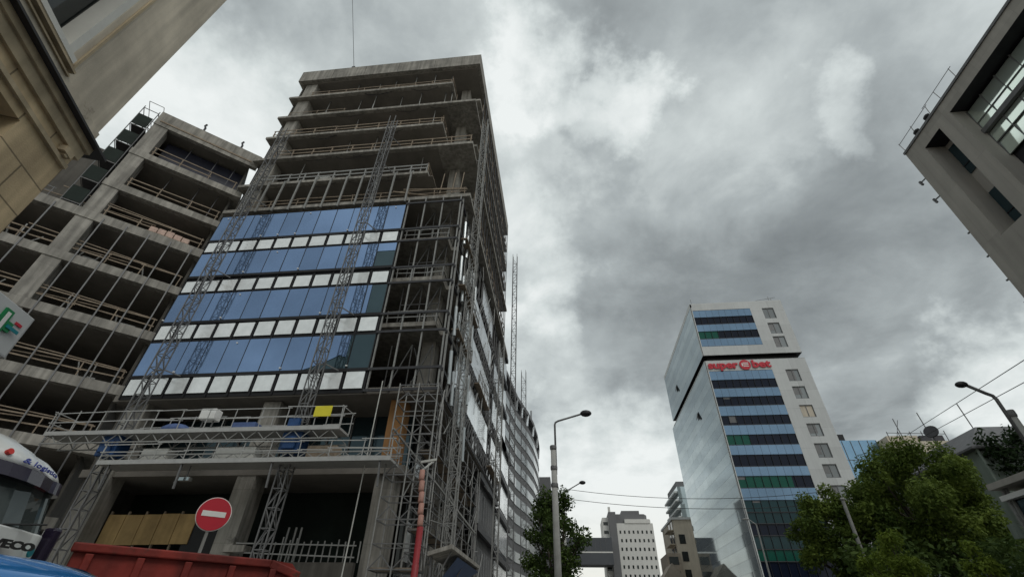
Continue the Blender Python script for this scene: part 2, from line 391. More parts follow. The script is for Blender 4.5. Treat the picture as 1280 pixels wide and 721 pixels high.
# ------------------------------------------------------------------ OFFICE TOWER under construction
T = thing('office_tower', 'tallest unfinished concrete office tower with rows of blue glass panels', 'building', (-17.5,37.5,0))
X0, X1, Y0, Y1 = -27.9, -7.05, 24.1, 51.0
def rail(mb, z, x0, x1, y, step, h=1.0, w=.07, two=True, axis='x'):
    w *= .62
    n = max(1, round(abs(x1-x0)/step)); J = random.uniform
    X = [x0+(x1-x0)*k/n+(J(-.12,.12) if 0 < k < n else 0) for k in range(n+1)]
    P_ = (lambda x,e,hh: (x,y+e,z+hh)) if axis == 'x' else (lambda x,e,hh: (y+e,x,z+hh))
    for x in X: mb.bar(P_(x,0,0),P_(x+J(-.05,.05),J(-.04,.04),h+J(-.05,.12)),w*1.15)
    for hh in ((h*.52,h) if two else (h,)):
        k = 0
        while k < n:
            e = min(n, k+random.choice((1,2,2,3)))
            if random.random() < .93 or hh == h:
                mb.bar(P_(X[k]-.15,J(-.03,.03),hh+J(-.06,.06)),P_(X[e]+.12,J(-.03,.03),hh+J(-.06,.06)),w*.6,w*1.5)
            k = e
    return mb
upper = [(30.2,.34,-6.45,None),(33.5,.28,-10.4,27.6),(37.3,.30,-6.75,None),(40.8,.28,-9.9,26.9),(44.4,.30,-6.95,None),(48.2,.28,-9.65,26.3)]
slab_obj = {}
for zt, th, xr, nd in upper:
    if nd: poly = [(X0,Y0),(xr,Y0),(xr,nd),(X1,nd),(X1,Y1),(X0,Y1)]
    else: poly = [(X0,Y0),(xr,Y0),(xr,Y1),(X0,Y1)]
    slab_obj[zt] = MB().prism(poly, zt-th, zt).build('slab', M['concrete'], T, True)
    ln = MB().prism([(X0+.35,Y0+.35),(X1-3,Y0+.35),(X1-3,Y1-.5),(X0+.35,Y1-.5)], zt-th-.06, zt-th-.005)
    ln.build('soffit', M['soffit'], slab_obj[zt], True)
# guard rails and facade brackets per floor
def kid(mb, name, m, z): return mb.build(name, m, slab_obj[z], True)
kid(rail(MB(), 48.2, -25.5, -9.9, 24.3, 2.0, .85, .09), 'guard_rail', M['timber'], 48.2)
kid(rail(MB(), 40.8, -27.3, -10.1, 24.25, 2.1, 1.0, .11), 'guard_rail', M['timber'], 40.8)
kid(rail(MB(), 37.3, -26.0, -7.0, 24.25, 1.9, 1.05, .12), 'guard_rail', M['timber'], 37.3)
kid(rail(MB(), 33.5, -26.2, -10.6, 24.2, 1.44, 1.0, .15), 'guard_rail', M['palesteel'], 33.5)
kid(rail(MB(), 30.2, -26.5, -7.0, 24.3, 2.6, 1.0, .08), 'guard_rail', M['timber'], 30.2)
kid(rail(MB(), 44.4, -27, -21, 24.4, 3.0, 1.0, .06), 'guard_rail', M['timber'], 44.4)
for z in (30.2,33.5,37.3,40.8,44.4,48.2):
    kid(rail(MB(), z, 27.8, 50.8, X1+.02, 1.9, 1.05, .09, True, 'y'), 'side_guard_rail', M['timber'], z)
b = MB()
for z, th, xr, nd in upper:
    if nd: rail(b, z, Y0+.1, nd-.1, xr-.06, 1.6, 1.0, .09, True, 'y')
b.each('notch_guard_rail', M['timber'], T, True)
# mullion rails between z 30.2 and 33.5 and outriggers
for k in range(11):
    x = -26.2+1.44*k
    mb = MB().bar((x,23.98,29.6),(x,23.98,33.35),.11,.13); mb.bar((x,23.98,33.2),(x,24.3,33.9),.09).bar((x,23.98,30.0),(x,24.3,30.0),.09)
    mb.build('facade_mullion', M['palesteel'], T, True)
b = MB()
for x in (-9.0,-8.0,-7.3): b.bar((x,24.0,30.25),(x+.1,24.2,33),.06)
b.bar((-12.2,24.1,31.2),(-6.7,23.9,30.45),.08); b.bar((-13,24,30.9),(-9,24.6,30.5),.1)
b.each('loose_brace', M['timber'], T, True)
# roof ring beam and parapet
pr = MB().box(X0,X1+.12,Y0-.05,Y0+.35,51.45,53.5).box(X0,X0+.4,Y0+.35,Y1,51.45,53.5).box(X1-.28,X1+.12,Y0+.35,Y1,51.45,53.5).box(X0+.4,X1-.28,Y1-.4,Y1,51.45,53.5)
pr.build('roof_parapet', M['concrete'], T, True)
MB().box(X0+.4,X1-.28,Y0+.35,Y1-.4,51.3,51.6).build('roof_slab', M['soffit'], T, True)
pj = MB()
for x in (-24,-20.2,-16.3,-12.1): pj.box(x-.02,x+.02,Y0-.058,Y0-.045,51.5,53.4)
pj.each('parapet_joint', M['core'], T, True)
# beams under the roof
b = MB()
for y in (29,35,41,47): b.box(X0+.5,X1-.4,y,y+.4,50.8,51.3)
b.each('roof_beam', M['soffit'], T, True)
# columns
def column(x0,x1,y0,y1,z0,z1,m='concrete'): MB().box(x0,x1,y0,y1,z0,z1).build('column', M[m], T, True)
column(-27.05,-25.75,24.55,25.6,0,51.3)
column(-18.1,-17.0,24.7,25.8,0,12.85)
column(-10.2,-9.1,24.9,26.0,0,8.5)
column(-9.45,-8.5,26.9,27.9,13.4,51.3)
for x in (-26.8,-18,-9.6):
    for y in (33,42): column(x,x+1,y,y+1,0,51.3)
MB().box(-10.15,-9.25,24.95,26.0,8.98,12.85).build('formwork_column', M['orangeply'], T, True)
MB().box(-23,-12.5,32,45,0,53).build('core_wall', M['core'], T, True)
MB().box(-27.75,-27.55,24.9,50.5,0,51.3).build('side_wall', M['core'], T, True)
# lower slabs (glazed zone)
for zt in (18.3,22.2,26.1):
    s = MB().prism([(X0,24.75),(-8.0,24.75),(-8.0,26),(-7.4,26),(-7.4,Y1),(X0,Y1)], zt-.32, zt).build('slab', M['concrete'], T, True)
    rail(MB(), zt, -11.5, -8.1, 24.9, 1.15, 1.0, .08).build('guard_rail', M['palesteel'], s, True)
MB().prism([(X0,Y0+.02),(X1,Y0+.02),(X1,Y1),(X0,Y1)], 12.9, 13.3).build('slab', M['soffit'], T, True)
MB().box(X0,-8.6,24.65,Y1,8.52,8.95).build('slab', M['soffit'], T, True)
# blue curtain wall
GX0, W = -27.45, 1.44
rows = [(26.5,29.17,25.2,26.2),(22.78,25.02,21.22,22.26),(18.67,21.05,17.22,18.35),(14.58,16.99,13.2,14.33)]
MB().box(GX0-.05,GX0+11*W+.05,24.05,24.09,12.98,29.25).build('backing_membrane', M['black'], T, True)
fr = MB()
for k in range(12):
    fr.box(GX0+k*W-.03,GX0+k*W+.03,23.985,24.045,12.98,29.25)
for b0,b1,w0,w1 in rows:
    fr.box(GX0,GX0+11*W,23.93,23.98,b0-.24,b0-.02)
fr.build('curtain_wall_frame', M['black'], T, True)
for ri,(b0,b1,w0,w1) in enumerate(rows):
    for k in range(11):
        x0, x1 = GX0+k*W+.025, GX0+(k+1)*W-.025
        y = 23.99+random.uniform(-.006,.006); tl = random.uniform(-.005,.005)
        if ri == 1 and k == 10:
            MB().box(x0,x1,y,y+.05,24.25,b1).build('blue_panel', M['blueglass'], T, True)
            MB().box(x0,x1,y+.02,y+.05,b0,24.22).build('dark_panel', M['tealglass'], T, True)
        elif ri == 2 and k == 10:
            MB().box(x0,x0+.3,y,y+.05,b0,b1).build('blue_panel', M['blueglass'], T, True)
            MB().box(x0+.33,x1,y+.02,y+.05,b0,b1).build('dark_panel', M['tealglass'], T, True)
        elif ri == 3 and k in (9,10):
            if k == 9:
                MB().prism_y([(x0,b0+.55),(x0+.75,b0+.95),(x1-.2,b0+.8),(x1-.2,b1),(x0,b1)], y, y+.03).build('blue_panel', M['blueglass'], T, True)
            MB().box(x0,x1,y+.035,y+.055,b0,b1).build('dark_panel', M['tealglass'], T, True)
        elif ri == 3 and k == 8:
            MB().prism_y([(x0,b0),(x0+.3,b0+.1),(x1,b0+.5),(x1,b1),(x0,b1)], y, y+.03).build('blue_panel', M['blueglass'], T, True)
            MB().box(x0,x1,y+.035,y+.055,b0,b1).build('dark_panel', M['tealglass'], T, True)
        else:
            m = MB(); m.v = [(x0,y-tl,b0),(x1,y+tl,b0),(x1,y+.05,b0),(x0,y+.05,b0),(x0,y+tl,b1),(x1,y-tl,b1),(x1,y+.05,b1),(x0,y+.05,b1)]
            m.f = [(0,3,2,1),(4,5,6,7),(0,1,5,4),(1,2,6,5),(2,3,7,6),(3,0,4,7)]
            m.build('blue_panel', M['blueglass'], T, True)
        MB().box(x0+.11,x1-.11,23.96,24.0,w0+.02+random.uniform(0,.03),w1-random.uniform(0,.05)).build('white_panel', M['whitepanel'], T, True)
clips = MB()
for b0,b1,w0,w1 in rows:
    for k in range(11):
        if random.random() < .55: clips.box(GX0+k*W-.05,GX0+k*W+.06,23.9,23.98,b0+.12,b0+.2)
        if random.random() < .3: clips.box(GX0+k*W+.6,GX0+k*W+.68,23.92,23.98,b1-.3,b1-.22)
clips.each('glass_clip', M['white'], T, True)
# open framework right of the glass
for x in (-11.45,-10.05,-8.6,-7.15): MB().box(x-.04,x+.04,23.98,24.1,13,29.9).build('facade_mullion', M['palesteel'], T, True)
fb = MB()
for z in (13.05,14.45,17.1,18.5,21.1,22.5,25.1,26.35,29.25): fb.box(-11.6,-7.0,23.9,23.975,z-.08,z+.08)
fb.each('facade_transom', M['darksteel'], T, True)
br = MB()
for z in (13.3,18.3,22.2,26.1):
    zz = z+3.6
    br.bar((-11,25.4,z),(-9.6,25.4,zz),.07).bar((-9.6,25.4,z),(-8.2,25.4,zz),.07).bar((-8.2,25.8,z),(-9.6,25.8,zz),.07)
    for x in (-11,-9.6,-8.2): br.bar((x,25.4,z),(x,25.4,zz),.06)
    br.bar((-11,25.4,z+1.9),(-8.2,25.4,z+1.9),.06).bar((-8.2,25.4,z+1),(-8.2,31,z+1),.06)
br.each('interior_brace', M['dimsteel'], T, True)
st = MB()
for z in (13.3,18.3,22.2): 
    for k in range(14): st.box(-10.9+.16*k,-10.7+.16*k,27,28.2,z+.27*k,z+.27*k+.2)
st.each('stair_flight', M['concrete'], T, True)
# side facade towards the street
for k in range(19):
    y = 24.3+1.45*k
    MB().box(X1-.02,X1+.1,y-.04,y+.04,13.0,29.8).build('side_mullion', M['palesteel' if k < 6 else 'steel'], T, True)
sb = MB()
for z in (13.05,14.45,17.1,18.5,21.15,22.6,25.1,26.35,29.25): sb.box(X1-.1,X1+.06,24.2,Y1,z-.09,z+.09)
sb.each('side_transom', M['darksteel'], T, True)
MB().box(-7.75,-7.6,31.2,Y1,13.3,29.9).build('side_backing', M['darkglass'], T, True)  # dark sheet added to keep the depth behind the mullions dark
for b0,b1,_,_ in rows:
    for (ya,yb) in ((31.6,40.8),(43.3,49.8)):
        n = round((yb-ya)/1.5)
        if b0 > 26: ya += 3; n -= 2
        for k in range(n):
            a = ya+(yb-ya)*k/n
            MB().box(X1+.1,X1+.15,a+.012,a+(yb-ya)/n-.012,b0+random.uniform(-.02,.02),b1).build('side_glass_panel', M['paleglass'], T, True)
for y,z0,z1 in ((28.7,18.75,21.0),(27.2,14.6,16.9),(28.7,14.6,17),(30.1,22.9,25)):
    MB().box(X1+.1,X1+.14,y,y+1.1,z0,z1).build('side_glass_panel', M['paleglass'], T, True)
bk = MB()
for b0,b1,w0,w1 in rows:
    y = 25.0
    while y < 50.5:
        bk = MB()
        bk.bar((X1+.12,y,w0+.1),(X1+.26,y,w1-.1),.06).bar((X1+.1,y,w1),(X1+.3,y,w1),.06)
        bk.bar((X1+.12,y+.7,w0+.1),(X1+.34,y+.7,w1-.1),.07)
        bk.bar((X1+.14,y-.02,w1-.12),(X1+.14,y+.72,w1-.12),.06)
        if random.random() < .7: bk.bar((X1+.2,y,w0+.2),(X1+.2,y+.7,w1-.2),.05)
        bk.build('facade_bracket', M['steel'], T, True)
        y += 1.44
pk = MB()
for k in range(6):
    y = 24.8+k*1.1; z = 27.8-k*.5
    for q in range(4):
        zz = z-4*q+random.uniform(-.4,.4)
        pk.tube([(X1+.35,y,zz-2.3),(X1+.3,y,zz)],.11,8)
pk.each('wrapped_profile', M['stripe'], T, True)
um = MB()
for k in range(18):
    y = 27.9+1.35*k
    um.box(X1+.03,X1+.11,y-.04,y+.04,30.3,51.4)
um.each('upper_side_mullion', M['darksteel'], T, True)
# recessed lower floors
MB().box(-27.5,-10.5,28.6,28.8,0,8.5).build('ground_floor_netting', M['net'], T, True)
MB().box(-27.5,-9.4,27.6,27.8,8.95,12.9).build('first_floor_glazing', M['tealglass'], T, True)
MB().box(-9.75,-9.55,28.8,40,0,12.9).build('recessed_side_glazing', M['darkglass'], T, True)
gm = MB()
for k in range(12): gm.box(-27+1.5*k,-26.92+1.5*k,27.5,27.6,8.95,12.9)
for k in range(9): gm.box(-9.55,-9.45,29.2+1.2*k,29.28+1.2*k,0,12.9)
for z in (4.2,8.6): gm.box(-9.56,-9.4,28.8,40,z,z+.35)
gm.each('glazing_mullion', M['steel'], T, True)
gp = MB()
for z in (.6,5.0,9.4):
    for k in range(7):
        if random.random() < .7: gp.box(-9.54,-9.5,29.3+1.2*k,30.35+1.2*k,z,z+random.uniform(1.6,3))
gp.each('lower_panel', M['paleglass'], T, True)
fl = MB()
for z in (4.0,8.4,12.4): fl.box(-7.6,-7.1,40,Y1,z,z+.5)
fl.each('lower_floor_band', M['darksteel'], T, True)
MB().box(-7.8,-7.6,40,Y1,0,12.9).build('lower_backing', M['darkglass'], T, True)
fp = MB()
for z in (.5,4.7,9.1):
    for k in range(8):
        if random.random() < .82: fp.box(-7.55,-7.5,40.1+1.36*k,41.3+1.36*k,z,z+2.9)
fp.each('lower_glass_panel', M['paleglass'], T, True)
fm = MB()
for k in range(17): fm.box(-7.5,-7.42,40.05+.68*k,40.12+.68*k,0,13)
fm.each('lower_mullion', M['steel'], T, True)
for z0,z1,yb in ((0,20.0,62.0),(20.0,34.0,56.0)):
    MB().box(-12,-7.35,51.05,yb,z0,z1-.3).build('rear_annex_wall', M['darkglass'], T, True)
    m = MB(); n = round((yb-51)/1.4)
    for k in range(n):
        for z in range(int(z0)+1, int(z1)-2, 4):
            m.box(-7.34,-7.28,51.2+1.4*k,52.5+1.4*k,z,z+2.6)
    m.each('rear_annex_panel', M['paleglass'], T, True)
    m = MB()
    for z in range(int(z0), int(z1)+1, 4): m.box(-7.35,-7.0,51.1,yb+.2,z-.2,z+.3)
    m.each('rear_annex_band', M['darksteel'], T, True)
# low front wall with plinth
MB().box(-17,-10.3,24.4,24.7,0,4.35).build('plinth_wall', M['core'], T, True)
MB().box(-27.3,-18.2,25.95,26.1,0,4.6).build('hoarding_base', M['net'], T, True)

# shoring props on the upper floors, a separate thing each
def prop_proto(h):
    t = thing('shoring_prop', 'p', 'prop')
    MB().box(-.12,.12,-.12,.12,0,.02).build('base_plate', M['steel'], t)
    MB().tube([(0,0,.02),(0,0,h*.55)],.055,8).build('outer_tube', M['palesteel'], t)
    MB().tube([(0,0,h*.55),(0,0,h-.02)],.042,8).build('inner_tube', M['palesteel'], t)
    MB().box(-.12,.12,-.12,.12,h-.02,h).build('head_plate', M['steel'], t)
    return t
floors = [(48.2,3.0,[-21.0,-18.5,-16.6,-14.2,-12.0,-10.2],'under the roof beam on the topmost open floor'),
          (44.4,3.46,[-23.5,-20,-18.2,-15.4,-13.2,-10.6,-9.9],'on the second open floor below the roof'),
          (40.8,3.28,[-19.4,-11.2],'on the third open floor below the roof'),
          (37.3,3.18,[-19.5,-16.6],'on the fourth open floor below the roof'),
          (33.5,3.48,[-11.6,-23.0],'on the open floor just above the row of facade mullions')]
for z, h, xs, where in floors:
    p0 = prop_proto(h)
    for i, x in enumerate(xs):
        p = p0 if i == 0 else copy_tree(p0)
        p.location = (x, 24.75+random.uniform(0,.5), z)
        tag(p, 'thin steel shoring prop ' + where, 'prop', 'shoring props ' + where)

rs = random.Random(5)
for z, x, where, m_ in ((48.2,-22.5,'topmost open floor','tarpaulin'),(44.4,-12.5,'second open floor below the roof','timber'),(40.8,-15.6,'third open floor below the roof','bags'),(37.3,-13.4,'fourth open floor below the roof','timber'),(33.5,-20.6,'open floor above the facade mullions','tarpaulin'),(30.2,-9.4,'slab right above the glass','timber')):
    t = thing('material_stack', 'building material stacked near the edge of the '+where, 'stack', (x,25.1,z), rs.uniform(-.15,.15), 'material stacks on the tower floors')
    MB().box(-.7,.7,-.4,.4,0,.12).build('pallet', M['timber'], t)
    m = MB(); zz = .12
    for k in range(4):
        h_ = rs.uniform(.12,.28); m.box(-.65+rs.uniform(-.05,.08),.62+rs.uniform(-.08,.15),-.36,.36+rs.uniform(-.05,.05),zz,zz+h_); zz += h_+.004
    m.each('pack', M[m_], t, bevel=.02)
for z in (48.2,44.4,40.8,37.3,33.5):
    for k in range(3):
        x = rs.uniform(-25,-11); pts = [(x+.5*j*rs.uniform(.7,1.1),24.35,z-.33-.5*math.sin(math.pi*j/6)*rs.uniform(.5,1.2)) for j in range(7)]
        MB().tube(pts,.022,5).build('hanging_cable', M['cable'], T, True)
# ------------------------------------------------------------------ unfinished wing, angled
P0 = (-28.5,24,0)
WG = thing('unfinished_wing', 'lower bare concrete wing angled to the left of the blue glass tower', 'building', P0, R(41.2))
def wslab(t0, t1, zt, th, d=7): return MB().box(t0,t1,0,d,zt-th,zt).build('slab', M['concrete'], WG)
ws = {}
for zt, th, t0 in ((33.1,.62,-7.3),(29.2,.62,-7.3),(25.95,.75,-24),(22.1,.65,-24),(18.15,.65,-24),(14.1,.65,-24),(10.4,.6,-24),(6.4,.6,-24)):
    ws[zt] = wslab(t0, 1.05, zt, th)
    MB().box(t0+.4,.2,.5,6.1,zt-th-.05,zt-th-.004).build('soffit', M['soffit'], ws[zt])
MB().box(-7.3,1.05,0,.4,36.6,38.3).build('parapet', M['concrete'], WG)
MB().box(-7.3,-6.9,.4,11,36.6,38.3).build('end_parapet', M['concrete'], WG)
MB().box(-6.9,.45,.4,11,36.8,37.0).build('roof_slab', M['soffit'], WG)
MB().box(-7.0,.45,-.05,-.005,37.05,37.2).build('formwork_board', M['timber'], WG)
MB().box(-7.25,-6.2,.06,1.1,0,36.6).build('column', M['concrete'], WG)
for t in (-12.4,-17.6): MB().box(t-.45,t+.45,.1,1.1,0,25.3).build('column', M['concrete'], WG)
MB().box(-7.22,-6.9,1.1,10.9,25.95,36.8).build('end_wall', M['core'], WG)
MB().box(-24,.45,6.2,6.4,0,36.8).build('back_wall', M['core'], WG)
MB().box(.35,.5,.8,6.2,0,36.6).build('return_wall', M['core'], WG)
MB().box(-6,.3,1.6,1.65,33.2,36.5).build('blue_plastic_sheet', mat('dark_blue_sheeting', (.02,.022,.04), .5, 0, .3, 1), WG)
for i in range(13):
    t = -17.1+1.42*i
    if abs(t+6.7) < .5: continue
    MB().box(t-.04,t+.04,-.10,-.02,7.0,25.6).build('facade_mullion', M['steel'], WG)
for zt in (33.1,29.2,25.95,22.1,18.15,14.1,10.4):
    t0 = -6.0 if zt > 25 else -18
    m = MB(); rail(m, zt, t0, .2, .18, 2.3, 1.0, .09)
    if zt < 26: m.bar((-12,.5,zt+.5),(-3,.4,zt+.9),.06).bar((-9,.3,zt+1.4),(.2,.3,zt+1.1),.06)
    m.build('guard_rail', M['timber'], ws[zt])
jk = MB()
for zt in (22.1,18.15,14.1,10.4):
    for k in range(9):
        t = -16+random.uniform(0,15); h = random.uniform(.3,1.5)
        jk.bar((t,.6,zt),(t+random.uniform(-.6,.6),.7,zt+h),.07)
    for k in range(4):
        t = -15+random.uniform(0,14); jk.box(t,t+random.uniform(.3,1.1),.7,1.3,zt,zt+random.uniform(.2,.5))
jk.each('loose_formwork', M['palesteel'], WG)
dr = MB()
for zt in (33.1,29.2):
    for t in (-4.2,-2.1,-.6): dr.bar((t,.9,zt),(t+.1,.9,zt+3.4),.05)
dr.each('vertical_post', M['darksteel'], WG)
lb = MB()
for t in (-18.3,-14.4): lb.box(t,t+1.4,-.12,-.06,18.4,21.2)
lb.each('filmed_panel', M['whitepanel'], WG)
rl = MB(); rail(rl, 25.95, -16, -9.3, .2, 1.9, .95, .05); rl.build('roof_guard_rail', M['steel'], WG)
for t, lab in ((-4.1,'dark bent lifting stub on the wing parapet, farther from the tower'),(-.9,'dark bent lifting stub on the wing parapet, next to the tower')):
    c, s_ = math.cos(R(41.2)), math.sin(R(41.2))
    l = thing('lifting_stub', lab, 'metal stub', (P0[0]+t*c-.2*s_, P0[1]+t*s_+.2*c, 38.3), R(41.2), 'lifting stubs on the wing parapet')
    MB().tube([(0,0,0),(0,0,.55),(-.12,0,.8),(-.05,0,1.05)],.09,8).build('stem', M['darksteel'], l)
    MB().box(-.2,.2,-.12,.12,0,.1).build('base_plate', M['darksteel'], l)
def wp(t, m, z):
    c, s_ = math.cos(R(41.2)), math.sin(R(41.2)); return (P0[0]+t*c-m*s_, P0[1]+t*s_+m*c, z)
pk = thing('material_stack', 'pinkish stack of wrapped packs at the slab edge of the wing', 'stack', wp(-1.9,.55,25.95), R(41.2))
a = MB()
for k in range(5): a.box(-1.3+.55*k,-.8+.55*k,-.4,.35,.12,random.uniform(.5,.85))
a.build('pack', M['bags'], pk, bevel=.04); MB().box(-1.4,1.4,-.42,.4,0,.12).build('pallet', M['timber'], pk)
# stepped access scaffold on the far end of the wing
EA = thing('access_scaffold', 'narrow access scaffold with dark decks climbing the left end of the wing', 'scaffold', wp(-8.0,0,25.95), R(41.2))
for x in (-.55,.55):
    for y in (.1,2.4,4.7): MB().tube([(x,y,0),(x,y,12.2)],.035,6).build('standard', M['steel'], EA)
for k in range(6):
    z = .2+2.35*k; m = MB()
    for x in (-.55,.55):
        m.bar((x,.1,z),(x,4.7,z),.05); m.bar((x,.1,z+1),(x,4.7,z+1),.04)
        if k < 5: m.bar((x,.1,z),(x,2.4,z+2.3),.03)
    for y in (.1,2.4,4.7): m.bar((-.55,y,z),(.55,y,z),.05).bar((-.55,y,z+1),(.55,y,z+1),.04)
    m.build('ledger_frame', M['steel'], EA)
    if k < 5:
        MB().box(-.5,.5,.15,4.65,z+.03,z+.08).build('deck', M['darksteel'], EA)
        MB().box(-.52,.5,.04,.08,z+.08,z+1.45).build('toe_screen', M['net'], EA)

# ------------------------------------------------------------------ mast climber masts, platforms
def mast(x, y, z1, label, w=.52, ties=(), tie_y=24.0, group='lattice hoist masts', dy=1, mt='steel'):
    t = thing('hoist_mast', label, 'lattice mast', (x,y,0), 0, group)
    h = w/2; m = MB()
    for sx in (-h,h):
        for sy in (-h,h): m.bar((sx,sy,.2),(sx,sy,z1),.062)
    z = .2; i = 0; st_ = w*1.7
    while z+st_ <= z1:
        for (a,b_) in (((-h,-h),(h,-h)),((-h,h),(h,h)),((-h,-h),(-h,h)),((h,-h),(h,h))):
            p, q = (a,b_) if i % 2 else (b_,a)
            m.bar((*p,z),(*q,z+st_),.036); m.bar((*a,z),(*b_,z),.04)
        z += st_; i += 1
    m.build('lattice', M['steel' if dy else 'palesteel'], t)
    MB().box(-.9,.9,-.9,.9,0,.2).build('base_frame', M['darksteel'], t)
    for z in ties:
        if dy: MB().bar((-h,h,z),(-.7,tie_y-y,z),.06).bar((h,h,z),(.7,tie_y-y,z),.06).bar((-h,h,z),(h,h,z),.07).build('wall_tie', M['steel'], t)
        else: MB().bar((-h,-h,z),(tie_y-x,-.6,z),.06).bar((-h,h,z),(tie_y-x,.6,z),.06).build('wall_tie', M['steel'], t)
    return t
mast(-24.6,22.75,39.4,'steel lattice hoist mast climbing the left part of the blue glass facade',ties=(14.4,22.4,30.1,37.2),tie_y=23.9)
mast(-14.15,22.75,39.9,'steel lattice hoist mast climbing the right part of the blue glass facade',ties=(14.4,18.5,26.3,33.3,37.2),tie_y=23.9)
mast(-6.3,26.6,44.2,'steel lattice hoist mast at the street corner of the tower',ties=(14.4,22.4,30.1,37.2),tie_y=-7.0,dy=0)
mast(-6.0,42.3,27.0,'shorter steel lattice mast on the street side between pale glass panels',.48,(14.4,22.4),-7.0,dy=0)
mast(-5.9,52.6,48.6,'tall freestanding lattice mast at the back corner of the tower seen against the sky',.62,())
mast(-6.1,70.5,38.0,'distant freestanding lattice mast beside the curved glass office block',.75,())

def platform(x0,x1,y0,y1,z,label,h=1.1,sol=False):
    cx = (x0+x1)/2
    t = thing('work_platform', label, 'work platform', (cx,(y0+y1)/2,z), 0, 'mast climbing work platforms')
    MB().box(x0,x1,y0,y1,z,z+.12).build('deck', M['aluminium'], t, True)
    u = MB(); n = round((x1-x0)/1.0)
    for y in (y0+.06,y1-.06):
        u.bar((x0,y,z+.45 if sol else z-.45),(x1,y,z+.45 if sol else z-.45),.06)
        for k in range(n):
            a = x0+(x1-x0)*k/n; b_ = x0+(x1-x0)*(k+1)/n; zb, zt = (z+.12,z+.45) if sol else (z-.45,z)
            u.bar((a,y,zb),((a+b_)/2,y,zt),.04).bar(((a+b_)/2,y,zt),(b_,y,zb),.04)
    u.build('truss', M['palesteel'], t, True)
    for y in (y0+.03,y1-.03):
        rail(MB(), z+.12, x0, x1, y, 1.6, h, .05).build('guard_rail', M['aluminium'], t, True)
    for x in (x0+.03,x1-.03):
        rail(MB(), z+.12, y0, y1, x, 1.2, h, .05, True, 'y').build('end_rail', M['aluminium'], t, True)
    MB().box(x0,x1,y0-.02,y0-.002,z-.02,z+.2).build('toe_board', M['aluminium'], t, True)
    return t
up_ = platform(-28.6,-11.5,22.05,23.3,10.05,'upper aluminium work platform with yellow notice and blue drive units under the glass',1.15)
lo_ = platform(-24.3,-8.45,22.0,23.3,8.42,'lower long aluminium work platform running above the ground floor columns',.92,True)
for x, z in ((-24.6,8.98),(-14.15,8.98)):
    d = MB().box(x-.55,x+.55,22.35,23.2,z,z+1.1).box(x-.35,x+.35,22.2,22.35,z+.15,z+.8)
    d.build('drive_unit', M['bluepaint'], up_, True, bevel=.05)
MB().box(x-.3,x+.3,22.1,22.3,10.2,10.7).build('control_frame', M['bluepaint'], up_, True)
MB().box(-13.1,-12.15,22.0,22.03,10.72,11.3).build('notice', M['yellowpaint'], up_, True)
pp = MB()
for x in (-23.6,-19.5,-14.6,-9): pp.bar((x,22.1,8.4),(x+.1,22.1,7.2),.08)
pp.each('hanger', M['steel'], lo_, True)
def smallbox(name, label, cat, loc, parts, group=None):
    t = thing(name, label, cat, loc, 0, group)
    for n, mb, m, bv in parts: mb.each(n, M[m], t, bevel=bv)
    return t
smallbox('machine_box', 'white control box on a stand on the upper work platform', 'box', (-19.6,22.7,10.17), [('box', MB().box(-.45,.45,-.3,.3,.75,1.35),'white',.04),('stand', MB().bar((-.3,0,0),(-.3,0,.75),.06).bar((.3,0,0),(.3,0,.75),.06),'steel',0)])
smallbox('tarpaulin_heap', 'blue tarpaulin heap left of the white box on the upper platform', 'heap', (-21.4,22.7,10.17), [('sheet', MB().blob((0,0,.28),.85,.4,.32),'bluetarp',0)])
smallbox('glass_crate', 'pale crate of glazing parts right of the white box on the upper platform', 'crate', (-17.2,22.7,10.17), [('box', MB().box(-.7,.7,-.3,.3,.06,.5),'bluetarp',.03),('skid', MB().box(-.75,.75,-.32,.32,0,.06),'timber',0)])
for i,(x,w_,m,l) in enumerate(((-21.6,1.5,'tarpaulin','pale wrapped bundle at the left end of the lower platform'),(-17.0,2.2,'tarpaulin','long pale wrapped bundle midway on the lower platform'),(-12.3,1.6,'timber','stack of timber boards on the lower platform right of the drive unit'))):
    smallbox('material_bundle', l, 'bundle', (x,22.65,8.54), [('wrap', MB().box(-w_/2,w_/2,-.35,.35,.08,.75),m,.06),('bearer', MB().box(-w_/2,w_/2,-.3,.3,0,.08),'timber',0)], 'bundles on the lower work platform')

# ropes
o = MB().tube([(-10.1,22.9,.4),(-10.05,22.9,13.1)],.03,6).build('hoist_rope', M['tarpaulin']); tag(o,'pale hoist rope hanging from the slab past the lower platform','rope')
cr_ = thing('crane_cable', 'thin slanting crane cable rising out of sight above the tower roof', 'cable', (-22.3,24.6,53.5))
MB().tube([(0,0,1.2),(-14.6,0,60)],.03,6).build('wire', M['cable'], cr_)
MB().box(-.18,.18,-.12,.12,.5,1.2).tube([(0,0,.5),(.12,0,.3),(0,0,.08),(-.12,0,.2)],.05,6).build('hook_block', M['darksteel'], cr_)

